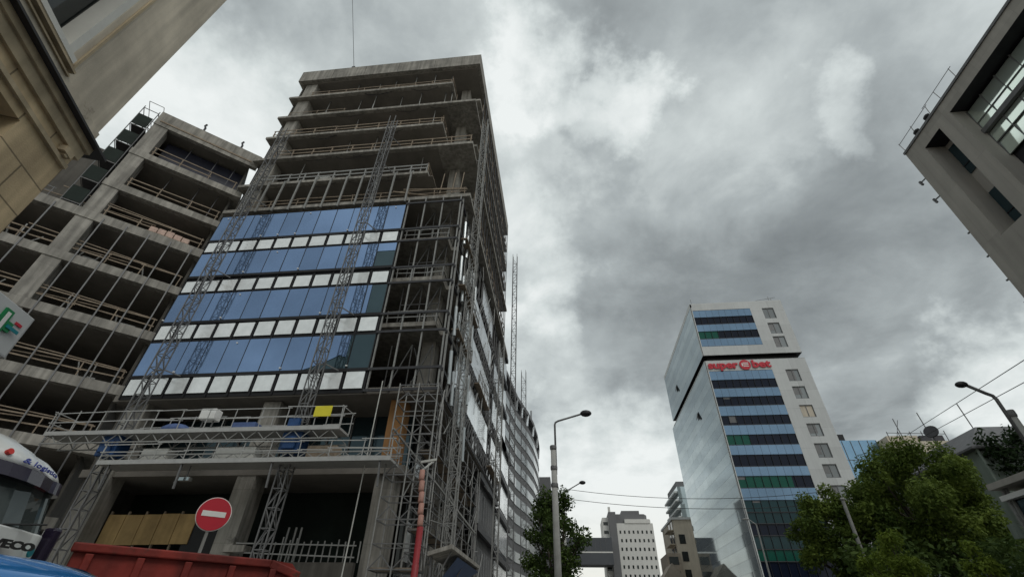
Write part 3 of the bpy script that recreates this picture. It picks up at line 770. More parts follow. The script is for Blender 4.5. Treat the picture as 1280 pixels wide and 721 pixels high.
# plywood boards behind the columns, starter bars
hb = thing('plywood_hoarding', 'yellow plywood boards fixed between the ground floor columns', 'hoarding', (-23,25.6,0))
for k in range(5):
    x = -25.6+1.08*k; MB().box(x,x+1.04,25.55,25.6,5.2+.02*k,6.75+random.uniform(-.05,.03)).build('board', M['plywood'], hb, True)
m = MB()
for k in range(6): m.bar((-25.6+1.08*k,25.68,0),(-25.6+1.08*k,25.68,6.9),.1)
m.build('post', M['timber'], hb, True)
MB().box(-20.6,-17.9,25.62,25.66,4.7,6.5).build('dark_board', M['black'], hb, True)
sb_ = thing('bar_railing', 'row of thin upright reinforcement bars with two rails above the plinth', 'railing', (-13,24.5,4.35))
m = MB()
for k in range(13):
    x = -14.6+.37*k; m.tube([(x,24.5,4.35),(x+random.uniform(-.05,.05),24.5,5.3+random.uniform(-.1,.15))],.035,6)
for x in (-14.5,-14.1,-13.8): m.tube([(x,25.2,4.35),(x,25.2,6.0)],.05,6)
m.build('bar', M['palesteel'], sb_, True)
MB().bar((-16.6,24.35,5.15),(-10.3,24.35,5.05),.06).bar((-16.6,24.35,4.75),(-10.3,24.35,4.55),.06).build('rail', M['palesteel'], sb_, True)
MB().box(-17.2,-16.0,24.2,24.8,4.75,5.05).build('ledge_beam', M['concrete'], sb_, True)

fl_ = thing('site_floodlight', 'small site floodlight hanging under the lower platform above the no entry sign', 'floodlight', (-19.3,22.5,8.4))
MB().tube([(0,0,0),(0,0,-.55)],.03,6).build('drop_rod', M['steel'], fl_); MB().box(-.3,.3,-.12,.12,-.75,-.55).bar((-.3,0,-.6),(-.5,-.1,-.85),.05).build('housing', M['palesteel'], fl_, bevel=.02); MB().box(-.27,.27,-.135,-.122,-.73,-.58).build('lens', M['superglass'], fl_)
# scaffolds
def scaffold(label, xs, ys, zs, group, deckz=(), base=(0,0), diag=True):
    t = thing('tube_scaffold', label, 'scaffold', (xs[0],ys[0],0), 0, group)
    top = zs[-1]+1.1
    for x in xs:
        for y in ys: MB().tube([(x,y,0),(x,y,top)],.038,6).build('standard', M['palesteel'], t, True)
    for z in zs:
        m = MB()
        for y in ys:
            m.bar((xs[0],y,z),(xs[-1],y,z),.055).bar((xs[0],y,z+1),(xs[-1],y,z+1),.045)
        for x in xs:
            m.bar((x,ys[0],z),(x,ys[-1],z),.055).bar((x,ys[0],z+1),(x,ys[-1],z+1),.045)
        m.build('ledger_frame', M['steel'], t, True)
        if diag:
            m = MB()
            for i in range(len(ys)-1):
                a, b_ = (ys[i],ys[i+1]) if (i+round(z)) % 2 else (ys[i+1],ys[i]); m.bar((xs[-1],a,z),(xs[-1],b_,z+2),.045)
            for i in range(len(xs)-1):
                xm = (xs[i]+xs[i+1])/2; m.bar((xs[i],ys[0],z),(xm,ys[0],z+.55),.045).bar((xm,ys[0],z+.55),(xs[i+1],ys[0],z),.045)
            m.build('brace', M['steel'], t, True)
        if z in deckz:
            MB().box(xs[0]+.05,xs[-1]-.05,ys[0]+.05,ys[-1]-.05,z+.03,z+.08).build('deck', M['timber'], t, True)
    return t
zs = [1.9,3.9,5.9,7.9,9.9,11.7]
scaffold('tube scaffold tower under the overhanging street corner of the tower', [-8.9,-7.8,-6.7], [22.7,24.0], zs, 'tube scaffolds', (3.9,))
scaffold('long tube scaffold along the recessed street side under the overhang', [-8.2,-7.2], [25.3,27.6,29.9,32.2,34.5,36.8,39.1], zs, 'tube scaffolds', (5.9,9.9))
rs = random.Random(77)
for k in range(26):
    y = rs.uniform(22.8,40); z = rs.uniform(.5,11.5); x = rs.choice((-7.0,-6.6,-8.4,-6.9)); L_ = rs.uniform(1.5,4.2)
    if k % 3 == 0: q = (x+rs.uniform(-.1,.1), y+rs.uniform(-.3,.3), min(z+L_,12.7))
    elif k % 3 == 1: q = (x+rs.uniform(-.2,.2), y+L_, z+rs.uniform(-.4,.4))
    else: q = (x, y+L_*.7, min(z+L_*.7,12.7))
    o = MB().tube([(x,y,z),q],.035,6).build('scaffold_pole', M['palesteel']); tag(o,'odd steel tube clipped across the scaffold along the recessed street side','pole','odd tubes on the street side scaffold')
for k in range(34):
    y = rs.uniform(24.6,44); z = rs.uniform(13.2,28); x = rs.uniform(-6.85,-6.5); L_ = rs.uniform(1.2,3.6)
    if k % 3 == 0: q = (x+rs.uniform(-.05,.05), y+rs.uniform(-.3,.3), z+L_)
    elif k % 3 == 1: q = (x+rs.uniform(-.1,.1), y+L_, z+rs.uniform(-.5,.5))
    else: q = (x, y+L_*.6, z+L_*.8)
    o = MB().tube([(x,y,z),q],.04,6).build('scaffold_pole', M['palesteel']); tag(o,'odd steel tube fixed across the upper street side of the blue glass tower','pole','odd tubes on the upper street side')
for i, (y0_, y1_, z_) in enumerate(((24.8,29.5,17.6),(25.2,31,21.6),(24.6,28.4,25.6),(33,38.5,17.7),(41,47,13.6))):
    t = thing('hanging_deck', 'narrow plank deck with rails hung outside the street side of the tower', 'deck', (-6.7,(y0_+y1_)/2,z_), 0, 'hanging decks on the street side')
    MB().box(-6.92,-6.42,y0_,y1_,z_,z_+.07).build('deck', M['timber'], t, True)
    rail(MB(), z_+.07, y0_, y1_, -6.42, 1.5, 1.0, .08, True, 'y').build('guard_rail', M['palesteel'], t, True)
o = MB().bar((-8.8,22.6,10.2),(-5.6,30.5,6.6),.09).build('scaffold_pole', M['palesteel']); tag(o,'loose long scaffold pole sloping across the corner scaffold','pole')

# rubbish chute, catch platform
ch = thing('rubbish_chute', 'red tube chute with faded pink top standing by the corner scaffold', 'chute', (-6.25,21.1,0))
m = MB(); m.lathe((-6.25,21.1,.3), [(.15,0),(.17,1.2),(.14,1.21),(.16,2.4),(.13,2.41),(.15,3.6),(.13,3.61),(.14,5.0)], 12); m.build('lower_tube', M['redplastic'], ch, True, True)
m = MB()
for k in range(5): m.lathe((-6.27-.05*k,21.08,5.3+.47*k), [(.125,0),(.13,.1),(.12,.46)], 10)
m.build('upper_tube', M['salmon'], ch, True, True)
MB().box(-6.55,-5.95,20.8,21.4,0,.3).build('foot', M['darksteel'], ch, True)
MB().bar((-6.5,21.05,7.6),(-6.3,22.6,8.6),.06).bar((-6.6,21.1,8.0),(-5.9,21.1,8.1),.1).each('hanger', M['tarpaulin'], ch, True)
cp = thing('catch_platform', 'pale catch platform with blue netting sloping along the pavement side', 'platform', (-5.6,22,0))
m = MB(); m.v = [(-6.3,22.9,4.45),(-5.2,22.9,4.75),(-5.2,30.5,4.75),(-6.3,30.5,4.45),(-6.3,22.9,4.62),(-5.2,22.9,4.92),(-5.2,30.5,4.92),(-6.3,30.5,4.62)]
m.f = [(0,3,2,1),(4,5,6,7),(0,1,5,4),(1,2,6,5),(2,3,7,6),(3,0,4,7)]; m.build('deck', M['concrete'], cp, True)
m = MB()
for y in (23.3,26.6,30): m.bar((-6.2,y,0),(-6.2,y,4.5),.09).bar((-6.2,y,3.0),(-5.3,y,4.7),.06)
m.each('support', M['steel'], cp, True)
MB().quad((-5.25,24.5,4.6),(-5.25,30.5,4.6),(-6.0,28,3.7),(-6.0,24.5,3.7)).build('netting', M['bluepaint'], cp, True)

# ------------------------------------------------------------------ near left stone building
SX = thing('stone_building', 'old beige stone building with dark cornice looming at the upper left', 'building', (-7.17,3.55,0), math.atan2(-.937,.35))
def wall_open(s0,s1,z0,z1,ops,depth=.3,y=0):
    mb = MB(); xs = sorted({s0,s1,*[o[0] for o in ops],*[o[1] for o in ops]}); zs_ = sorted({z0,z1,*[o[2] for o in ops],*[o[3] for o in ops]})
    for i in range(len(xs)-1):
        for j in range(len(zs_)-1):
            cx, cz = (xs[i]+xs[i+1])/2, (zs_[j]+zs_[j+1])/2
            if any(o[0] < cx < o[1] and o[2] < cz < o[3] for o in ops): continue
            mb.quad((xs[i],y,zs_[j]),(xs[i],y,zs_[j+1]),(xs[i+1],y,zs_[j+1]),(xs[i+1],y,zs_[j]))
    for a,b_,c,d in ops:
        e = y-depth
        mb.quad((a,y,c),(a,e,c),(a,e,d),(a,y,d)); mb.quad((b_,y,c),(b_,y,d),(b_,e,d),(b_,e,c)); mb.quad((a,y,c),(b_,y,c),(b_,e,c),(a,e,c)); mb.quad((a,y,d),(a,e,d),(b_,e,d),(b_,y,d))
    return mb
lo = [(.92+2.9*k,2.3+2.9*k,4.3,6.85) for k in range(7)] + [(.92+2.9*k,2.3+2.9*k,.6,3.4) for k in range(7)]
wall_open(0,21,0,7.4,lo,.35).quad((0,0,0),(0,-12,0),(0,-12,7.4),(0,0,7.4)).build('lower_wall', M['stone'], SX)
hi = [(1.15+2.9*k,2.45+2.9*k,8.14,10.8) for k in range(7)] + [(1.15+2.9*k,2.45+2.9*k,12.2,14.8) for k in range(7)]
wall_open(0,21,7.9,17,hi,.38).quad((0,0,7.9),(0,-12,7.9),(0,-12,17),(0,0,17)).build('upper_wall', M['render'], SX)
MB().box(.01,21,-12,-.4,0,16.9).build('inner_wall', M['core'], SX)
MB().box(-.12,21,-12.1,.1,17,17.4).build('roof_edge', M['moulding'], SX)
# cornice in steps, with its dark flashing on top
MB().box(-.03,21,-12,.05,7.25,7.44).box(-.06,21,-12,.09,7.44,7.56).build('cornice', M['moulding'], SX)
MB().prism_y([(0,0)]*0 or [(-.26,7.56),(21,7.56),(21,7.60),(-.26,7.60)],-12,.18).box(-.1,21,-12,.09,7.60,7.66).build('cornice_flashing', M['slate'], SX)
MB().box(-.02,21,-12,.02,7.66,7.9).build('cornice_upstand', M['render'], SX)
MB().box(0.02,21,.0,.05,6.98,7.05).each('string_course', M['moulding'], SX)
for k in range(7):
    a, b_ = 1.15+2.9*k, 2.45+2.9*k
    for z0, z1 in ((8.14,10.8),(12.2,14.8)):
        w_ = MB().box(a,b_,-.36,-.30,z0,z0+.1).box(a,b_,-.36,-.30,z1-.1,z1).box(a,a+.1,-.36,-.30,z0+.1,z1-.1).box(b_-.1,b_,-.36,-.30,z0+.1,z1-.1).box((a+b_)/2-.05,(a+b_)/2+.05,-.36,-.30,z0+.1,z1-.1).build('window', M['whitewood'], SX)
        MB().box(a+.1,b_-.1,-.345,-.325,z0+.1,z1-.1).build('pane', M['darkglass'], w_)
        MB().box(a-.05,b_+.05,-.38,.06,z0-.1,z0-.003).build('sill', M['whitewood'], w_)
        MB().box(a-.16,b_+.16,.003,.05,z0-.28,z0-.25).box(a-.16,b_+.16,.003,.08,z0-.19,z0-.15).each('sill_moulding', M['moulding'], w_)
        MB().box(a-.14,a-.1,.003,.035,z0-.1,z1+.1).box(b_+.1,b_+.14,.003,.035,z0-.1,z1+.1).each('surround', M['moulding'], w_)
        MB().box(a+.002,a+.12,-.29,-.005,z0+.002,z1-.002).build('reveal_lining', M['whitewood'], w_)
    a, b_ = .92+2.9*k, 2.3+2.9*k
    for z0, z1 in ((4.3,6.85),(.6,3.4)):
        w_ = MB().box(a,b_,-.34,-.28,z0,z0+.1).box(a,b_,-.34,-.28,z1-.1,z1).box(a,a+.1,-.34,-.28,z0+.1,z1-.1).box(b_-.1,b_,-.34,-.28,z0+.1,z1-.1).build('window', M['whitewood'], SX)
        MB().box(a+.1,b_-.1,-.33,-.31,z0+.1,z1-.1).build('pane', M['darkglass'], w_)
MB().box(.18,.24,0,.09,7.06,7.22).box(.12,.3,-.02,.1,7.1,7.2).build('corbel', M['moulding'], SX)

# pharmacy sign on the corner
ux, uy_ = .259, -.966
ph = thing('pharmacy_sign', 'white pharmacy sign with green cross near the stone corner', 'sign', (-6.78,4.24,4.2), math.atan2(.966,-.259)+math.pi)
MB().box(0,1.3,-.05,.05,0,.57).build('panel', M['whiteclad'], ph, bevel=.01)
MB().bar((.9,-.05,.15),(.8,-.5,.15),.05).bar((.9,-.05,.45),(.8,-.5,.45),.05).build('bracket', M['darksteel'], ph)
g = MB().box(.31,.43,.05,.075,.12,.47).box(.22,.31,.05,.075,.235,.355).box(.43,.52,.05,.075,.235,.355); g.build('cross', M['green'], ph)
MB().box(.345,.395,.076,.082,.155,.435).build('cross_inlay', M['white'], ph)
MB().box(.1,.2,.051,.06,.375,.41).build('red_bar', M['signred'], ph)
MB().box(.11,.3,.076,.084,.275,.315).build('teal_bar', M['teal'], ph)

# ------------------------------------------------------------------ vehicles near the camera
def ring(xf, hw, z, cr, bow=.22, n=8, back=-2.2):
    """plan outline of a cab: bowed front at x=xf, rounded front corners"""
    pts = [(back,-hw,z)]
    for k in range(n+1):
        a = math.pi/2*k/n; pts.append((xf-bow-cr+cr*math.sin(a), -hw+cr-cr*math.cos(a), z))
    for k in range(1, 6):
        y = -hw+cr+(2*hw-2*cr)*k/6; pts.append((xf-bow*(y/(hw-cr))**2, y, z))
    for k in range(n+1):
        a = math.pi/2*k/n; pts.append((xf-bow-cr+cr*math.cos(a), hw-cr+cr*math.sin(a), z))
    pts.append((back,hw,z)); return pts
TR = thing('lorry', 'white lorry with dark visor and blue lettering on its roof fairing', 'lorry', (-7.0,5.30,0), 0)
HW = 1.22
MB().loft([ring(-.05,HW-.05,.45,.25),ring(.0,HW,.8,.3),ring(.02,HW,1.6,.3),ring(.0,HW,2.62,.3)]).build('cab', M['truckwhite'], TR, smooth=False, bevel=.02)
MB().loft([ring(-.01,HW-.03,2.62,.3,.24),ring(-.15,HW-.05,3.14,.3,.24)]).build('windscreen', M['windscreen'], TR)
MB().loft([ring(.0,HW-.02,3.12,.36,.28),ring(-.04,HW-.0,3.28,.36,.29)]).build('visor', M['visor'], TR, smooth=False)
MB().loft([ring(-.08,HW-.01,3.28,.34,.3),ring(-.16,HW-.03,3.42,.38,.31),ring(-.30,HW-.08,3.55,.42,.33),ring(-.5,HW-.16,3.66,.45,.36),ring(-.85,HW-.3,3.76,.5,.4)]).build('roof_fairing', M['truckwhite'], TR, smooth=True)
MB().loft([ring(-.8,HW-.5,3.74,.3,.2,5,-2.0),ring(-1.1,HW-.6,3.90,.3,.2,5,-2.0)]).build('roof_spoiler', M['truckwhite'], TR, smooth=True)
MB().loft([ring(.035,HW-.3,1.15,.2,.16,5,-.2),ring(.035,HW-.3,2.12,.2,.16,5,-.2)]).build('grille', M['darkmetal'], TR)
t_ = fit_x(text_mb('IVECO', .12, .02, .006), .6)
xform(t_, Matrix.Translation((.0,.24,2.39)) @ Matrix.Rotation(R(90),4,'Z') @ Matrix.Rotation(R(90),4,'X')); t_.build('badge_lettering', M['ink'], TR)
MB().disc((-.16,.96,2.4),(1,.45,0),.06,.02,16).build('round_sticker', M['teal'], TR)
t_ = fit_x(text_mb('& logistics', .11, .012, .001, .35), .8)
bm = xform(t_, Matrix.Translation((-.09,.12,3.325)) @ Matrix.Rotation(R(90),4,'Z') @ Matrix.Rotation(R(62),4,'X'))
bm.v = [(x-.30*(y/.9)**2+.03, y, z) for x,y,z in bm.v]; bm.build('fairing_lettering', M['inkblue'], TR)
MB().disc((-.13,-.06,3.40),(1,0,.4),.04,.05,12).build('marker_lamp', M['amber'], TR)
for s_ in (-1,1):
    MB().box(-.02,.03,s_*.75-.2,s_*.75+.2,.75,1.05).build('headlight', M['superglass'], TR, bevel=.03)
    w_ = MB().disc((-1.3,s_*1.0,.5),(0,1,0),.5,.3,24).build('wheel', M['rubber'], TR); MB().disc((-1.3,s_*1.12,.5),(0,1,0),.26,.1,16).build('rim', M['steel'], w_)
    MB().box(-.5,-.3,s_*1.32-.07,s_*1.32+.07,1.95,2.75).build('mirror', M['visor'], TR, bevel=.04)
    w_ = MB().disc((-6.4,s_*1.0,.5),(0,1,0),.5,.3,24).build('wheel', M['rubber'], TR); MB().disc((-6.4,s_*1.12,.5),(0,1,0),.26,.1,16).build('rim', M['steel'], w_)
MB().box(-.06,.05,-HW+.1,HW-.1,.4,.72).build('bumper', M['visor'], TR, bevel=.04)
MB().tube([(-.05,-.5,2.62),(-.08,.2,2.72)],.012,5).tube([(-.05,.3,2.62),(-.08,.9,2.72)],.012,5).build('wiper', M['ink'], TR)
MB().box(-8.2,-2.5,-1.2,1.2,1.0,3.5).build('cargo_box', M['white'], TR, bevel=.03)
MB().box(-8.2,-.6,-.45,.45,.62,.98).build('chassis', M['darksteel'], TR)

def van():
    t = thing('delivery_van', 'glossy blue van roof close by in front of the lorry', 'van', (-3.55,2.45,0), R(90))
    # local x forward, origin at middle of the van
    def r_(xb, xf, hw, z, cr=.18):
        return [(xb,-hw+cr,z),(xb+cr,-hw,z),(xf-cr*2.2,-hw,z),(xf-cr*.6,-hw+cr*.6,z),(xf,-hw+cr*2,z),(xf,hw-cr*2,z),(xf-cr*.6,hw-cr*.6,z),(xf-cr*2.2,hw,z),(xb+cr,hw,z),(xb,hw-cr,z)]
    MB().loft([r_(-2.3,2.3,.82,.32),r_(-2.34,2.36,.88,.55),r_(-2.34,2.3,.9,1.05),r_(-2.3,1.75,.87,1.18)]).build('body', M['carblue'], t, smooth=False, bevel=.05)
    MB().loft([r_(-2.3,1.72,.87,1.18),r_(-2.26,1.05,.80,1.72)]).build('cabin_glass', M['windscreen'], t)
    m = MB().loft([r_(-2.28,1.10,.82,1.70,.2),r_(-2.24,.95,.80,1.81,.22),r_(-2.15,.7,.70,1.89,.25),r_(-1.9,.3,.45,1.92,.25)]); m.build('roof', M['carblue'], t, smooth=True)
    for s_ in (-1,1):
        for x in (1.45,-1.4):
            w_ = MB().disc((x,s_*.8,.33),(0,1,0),.33,.2,24).build('wheel', M['rubber'], t); MB().disc((x,s_*.88,.33),(0,1,0),.2,.06,16).build('rim', M['steel'], w_)
        MB().box(2.2,2.34,s_*.62-.16,s_*.62+.16,.68,.86).build('headlight', M['superglass'], t, bevel=.03)
        MB().box(.95,1.1,s_*.98-.1,s_*.98+.1,1.15,1.32).build('mirror', M['carblue'], t, bevel=.03)
        m = MB()
        for x in (-.9,.25): m.bar((x,s_*.885,1.17),(x-.02,s_*.815,1.71),.07)
        m.build('pillar', M['carblue'], t)
    MB().box(2.3,2.4,-.5,.5,.42,.6).build('bumper_grille', M['darkmetal'], t)
    return t
van()

# red skip
dx, dy = .74, .67
DP = thing('waste_container', 'rusty red steel waste container with ribbed sides', 'container', (-5.48,5.25,0), math.atan2(dy,dx))
Ld, Hd, Wd = 2.45, 2.37, 1.3
m = MB().prism_y([(.15,.2),(Ld-.35,.2),(Ld,Hd-.12),(Ld-.1,Hd-.02),(Ld-.35,Hd),(0,Hd)], 0, .06).prism_y([(.15,.2),(Ld-.35,.2),(Ld,Hd-.12),(Ld-.1,Hd-.02),(Ld-.35,Hd),(0,Hd)], Wd-.06, Wd)
m.build('side_wall', M['red'], DP)
MB().box(0,.06,.06,Wd-.06,.2,Hd).box(.06,Ld-.3,.06,Wd-.06,.2,.28).build('hull', M['red'], DP)
m = MB()
for k in range(5): m.box(.12+.49*k,.2+.49*k,-.05,-.002,.25,Hd-.1)
m.box(.05,Ld-.15,-.045,-.003,Hd-.52,Hd-.47); m.build('rib', M['red'], DP, bevel=.01)
MB().box(-.03,Ld-.38,-.06,.09,Hd-.09,Hd+.0).bar((Ld-.38,.01,Hd-.045),(Ld+.02,.01,Hd-.16),.12,.1).box(-.03,Ld-.38,Wd-.09,Wd+.06,Hd-.09,Hd).build('rim', M['red'], DP, bevel=.015)
for s_ in (.3,Ld-.7): MB().box(s_,s_+.3,.1,Wd-.1,0,.2).build('skid', M['darksteel'], DP)

# no entry sign
NE = thing('no_entry_sign', 'round red no entry sign with white bar on a pole', 'road sign', (-7.15,9.46,0), R(37))
MB().tube([(0,.04,0),(0,.04,3.72)],.03,8).build('pole', M['palesteel'], NE)
MB().disc((0,0,3.50),(0,1,0),.30,.02,40).build('disc', M['signred'], NE)
MB().box(-.215,.215,-.016,-.0105,3.45,3.55).build('white_bar', M['white'], NE)
MB().disc((0,.012,3.50),(0,1,0),.315,.012,40).build('rim', M['white'], NE)
MB().box(-.06,.06,.01,.08,3.36,3.4).box(-.06,.06,.01,.08,3.6,3.64).build('clamp', M['steel'], NE)

# ------------------------------------------------------------------ street lamps
def lamp(label, x, y, zp, arm, head_dx, hz, group='street lamps', col_r=.13, hs=1.0):
    t = thing('street_lamp', label, 'street lamp', (x,y,0), 0, group)
    MB().tube([(0,0,0),(0,0,zp)],col_r*1.35,12,col_r).build('pole', M['lamppost'], t, smooth=True)
    m = MB()
    for z in (zp-1.9,zp-1.1,zp-.12): m.lathe((0,0,z), [(col_r*1.2,0),(col_r*1.3,.05),(col_r*1.3,.16),(col_r*1.2,.2)], 12)
    m.each('collar', M['steel'], t)
    ax = math.copysign(1, head_dx)
    MB().tube([(ax*.1,0,zp-1.3),(ax*.12,0,zp+arm),(ax*.16,0,zp+arm+.12),(ax*.3,0,zp+arm+.2),(head_dx,0,hz)],.05,8).build('arm', M['steel'], t, smooth=True)
    MB().blob((head_dx+ax*.2*hs,0,hz+.02),.30*hs,.2*hs,.17*hs).build('lamp_head', M['lamphead'], t, smooth=True)
    return t
lamp('tall street lamp with bent arm in front of the leafy roadside tree', -.5, 23, 9.2, 1.15, 1.55, 10.9)
lamp('farther street lamp with its head just above the leafy roadside tree', -.3, 45, 11.4, .8, 1.7, 13.15, col_r=.14)
lamp('street lamp on a thick pole at the right edge by the ivy wall', 13.5, 14.75, 7.25, .45, -.72, 8.2, hs=.6, col_r=.10)
t = thing('street_lamp', 'thin plain pole lamp in front of the banded glass tower', 'street lamp', (20,56.6,0), 0, 'street lamps'); MB().tube([(0,0,0),(.15,0,11.7)],.13,8,.07).build('pole', M['palesteel'], t); MB().tube([(.15,0,11.7),(-.5,0,12.2)],.05,6).build('arm', M['palesteel'], t); MB().blob((-.8,0,12.22),.4,.15,.08,8,6).build('lamp_head', M['palesteel'], t)
t = thing('flag_pole', 'pale leaning pole among the right hand trees', 'pole', (18.5,35.4,0)); MB().tube([(0,0,0),(.15,0,9.4)],.14,8,.11).build('shaft', M['palesteel'], t); MB().blob((.15,0,9.45),.16,.16,.12,8,6).build('cap', M['palesteel'], t)

# overhead wires
def wire(p, q, sag, label, r=.025, group='overhead wires'):
    p, q = Vector(p), Vector(q); pts = []
    for k in range(17):
        u = k/16; v = p.lerp(q,u); v.z -= sag*4*u*(1-u); pts.append(v)
    o = MB().tube(pts, r, 5).build('overhead_wire', M['cable']); tag(o, label, 'wire', group)
wire((19.6,28,11.2),(7.2,-4.0,5.3),.0,'upper of the two overhead wires crossing the sky at the right',.013)
wire((20.2,28,11.0),(7.0,-3.2,4.6),.0,'lower of the two overhead wires crossing the sky at the right',.013)
wire((0,60,16.3),(28,56.5,14.9),.9,'upper thin span wire between the leafy tree and the banded tower',.03)
wire((0,60,15.2),(28,56.5,13.7),.8,'lower thin span wire between the leafy tree and the banded tower',.03)

# ------------------------------------------------------------------ banded glass tower with red sign
SB = thing('banded_office_tower', 'white office tower with blue and dark glass bands and a red rooftop sign', 'building', (36,96,0))
SX0, SX1, SY0, SY1 = 27.35, 45.25, 80.0, 113.0
SYL = 115.0
def sbp(mb, n, m, par=None): return mb.build(n, M[m], par or SB, True)
sbp(MB().box(SX0+.1,SX1-.01,SY0+.3,SYL,0,43.68), 'body', 'whiteside'); sbp(MB().box(SX0+.1,SX1-.01,SY0+.3,SY1,44.92,56), 'upper_body', 'whiteside')
xa, xb = 27.62, 38.85
# white front: right strip, frame pieces
wx = [41.1,43.3]
winz = [(52.6,55.1),(49.1,51.6),(46.1,48.5),(39.1,41.45),(35.75,38.1),(32.4,34.6),(29.1,31.3),(25.6,27.95),(22.5,24.6),(19.2,21.4),(15.9,18.1)]
zsx = [0]+[z for w_ in sorted(winz) for z in w_]
m = MB()
def fq(mb,x0,x1,z0,z1,y=SY0): mb.quad((x0,y,z0),(x1,y,z0),(x1,y,z1),(x0,y,z1))
for zlo, zhi in ((0,43.75),(44.85,56.75)):
    ws_ = [w_ for w_ in sorted(winz) if zlo < w_[0] < zhi]
    fq(m,xb,wx[0],zlo,zhi); fq(m,wx[1],SX1,zlo,zhi)
    z = zlo
    for a,b_ in ws_: fq(m,wx[0],wx[1],z,a); z = b_
    fq(m,wx[0],wx[1],z,zhi)
    m.quad((SX1,SY0,zlo),(SX1,SY1,zlo),(SX1,SY1,zhi),(SX1,SY0,zhi))
for a,b_ in winz:
    for x,sg in ((wx[0],1),(wx[1],-1)): m.quad((x,SY0,a),(x,SY0+.25,a),(x,SY0+.25,b_),(x,SY0,b_))
    m.quad((wx[0],SY0,a),(wx[1],SY0,a),(wx[1],SY0+.25,a),(wx[0],SY0+.25,a)); m.quad((wx[0],SY0,b_),(wx[0],SY0+.25,b_),(wx[1],SY0+.25,b_),(wx[1],SY0,b_))
fq(m,SX0,xa,0,43.75); fq(m,SX0,xa,44.85,56.75); fq(m,xa,xb,55.2,56.75); fq(m,xa,xb,44.85,46.8); fq(m,xa,xb,41.55,43.75)
sbp(m,'front_cladding','whiteclad')
sbp(MB().box(SX0,SX1,SY0,SY1,56.75,56.9), 'roof_edge', 'whiteside')
for i,(a,b_) in enumerate(winz):
    w_ = sbp(MB().box(wx[0],wx[1],SY0+.2,SY0+.24,a,b_),'window','windowgrey' if i != 5 else 'beige')
    m = MB().box(wx[0],wx[1],SY0+.12,SY0+.19,a,a+.12).box(wx[0],wx[1],SY0+.12,SY0+.19,b_-.12,b_).box(wx[0],wx[0]+.1,SY0+.12,SY0+.19,a+.12,b_-.12).box(wx[1]-.1,wx[1],SY0+.12,SY0+.19,a+.12,b_-.12).box((wx[0]+wx[1])/2-.05,(wx[0]+wx[1])/2+.05,SY0+.12,SY0+.19,a+.12,b_-.12)
    sbp(m,'frame','steel',w_)
    if i not in (0,5): sbp(MB().box(wx[0]+.15,wx[0]+random.uniform(.8,1.9),SY0+.26-.075,SY0+.198,a+random.uniform(.2,1.0),b_-.15),'blind','steel',w_)
# recess
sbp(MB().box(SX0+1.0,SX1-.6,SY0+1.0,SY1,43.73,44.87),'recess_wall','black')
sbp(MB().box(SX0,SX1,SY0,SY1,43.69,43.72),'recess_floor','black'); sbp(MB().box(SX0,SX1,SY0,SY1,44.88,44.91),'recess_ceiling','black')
# glass bands
bands = [(55.16,53.5,'s'),(53.5,51.8,'d'),(51.8,50.2,'s'),(50.2,48.5,'g3'),(48.5,46.84,'s'),
         (41.51,39.75,'s'),(39.75,38.1,'d'),(38.1,36.43,'s'),(36.43,34.76,'d'),(34.76,32.95,'s'),(32.95,31.3,'d'),(31.3,29.6,'s'),(29.6,27.88,'g3'),(27.88,26.25,'s'),
         (26.25,24.4,'d'),(24.4,22.9,'s'),(22.9,21.1,'g7'),(21.1,19.3,'s'),(19.3,17.6,'t'),(17.6,16,'t'),(16,14.4,'d'),(14.4,12.6,'t'),(12.6,11.05,'g9'),(11.05,8.5,'d'),(8.5,6.5,'s'),(6.5,4,'d'),(4,0,'d')]
for zt,zb,k in bands:
    if k == 's': sbp(MB().box(xa,xb,SY0+.02,SY0+.1,zb+.03,zt-.03),'spandrel_band','spandrel')
    else:
        f = {'d':0,'t':0,'g3':.33,'g7':.74,'g9':.9}[k]; xm = xa+(xb-xa)*f
        if f: sbp(MB().box(xa,xm,SY0+.16,SY0+.22,zb,zt),'green_window_band','bandgreen')
        o = sbp(MB().box(xm+(.01 if f else 0),xb,SY0+.16,SY0+.22,zb,zt),'window_band','bandreflect' if k == 't' else 'banddark')
        m = MB()
        for q in range(9):
            x = xa+(xb-xa)*q/9
            if random.random() < .07 and zt > 4: m.box(x+.06,x+1.19,SY0+.145,SY0+.155,zt-random.choice((.35,.5,.8,1.2)),zt-.02)
        if m.v: m.each('blind', M['hotelgrey'], o, True)
        sbp(MB().box(xa,xb,SY0+.0,SY0+.14,zb-.05,zb+.05),'sill','darksteel',o)
m = MB()
for k in range(1,9):
    x = xa+(xb-xa)*k/9
    for z0,z1 in ((46.84,55.16),(0,41.5)): m.box(x-.012,x+.012,SY0+.0,SY0+.15,z0,z1)
sbp(m,'band_mullion','darksteel')
# side glass, one part per storey band
for z0,z1,nm in ((0,43.7,'lower_side_glazing'),(44.9,56.0,'upper_side_glazing')):
    nz = max(2,round((z1-z0)/1.7))
    for j in range(nz):
        m = MB(); a = z0+(z1-z0)*j/nz; b_ = z0+(z1-z0)*(j+1)/nz; ye = SY1 if z0 else SYL
        for i in range(11):
            y0 = SY0+.3+(ye-SY0-.3)*i/11; y1 = SY0+.3+(ye-SY0-.3)*(i+1)/11
            t1, t2 = random.uniform(-.004,.004), random.uniform(-.004,.004)
            m.quad((SX0+t1,y0,a+.01),(SX0+t1,y0,b_-.01),(SX0+t2,y1,b_-.01),(SX0+t2,y1,a+.01))
        sbp(m,nm,'superglass' if j % 2 else 'superglass2')
m = MB()
for z in [44.9+1.85*k for k in range(7)]+[1.7*k for k in range(26)]: m.box(SX0+.03,SX0+.08,SY0+.3,SY1,z-.03,z+.03)
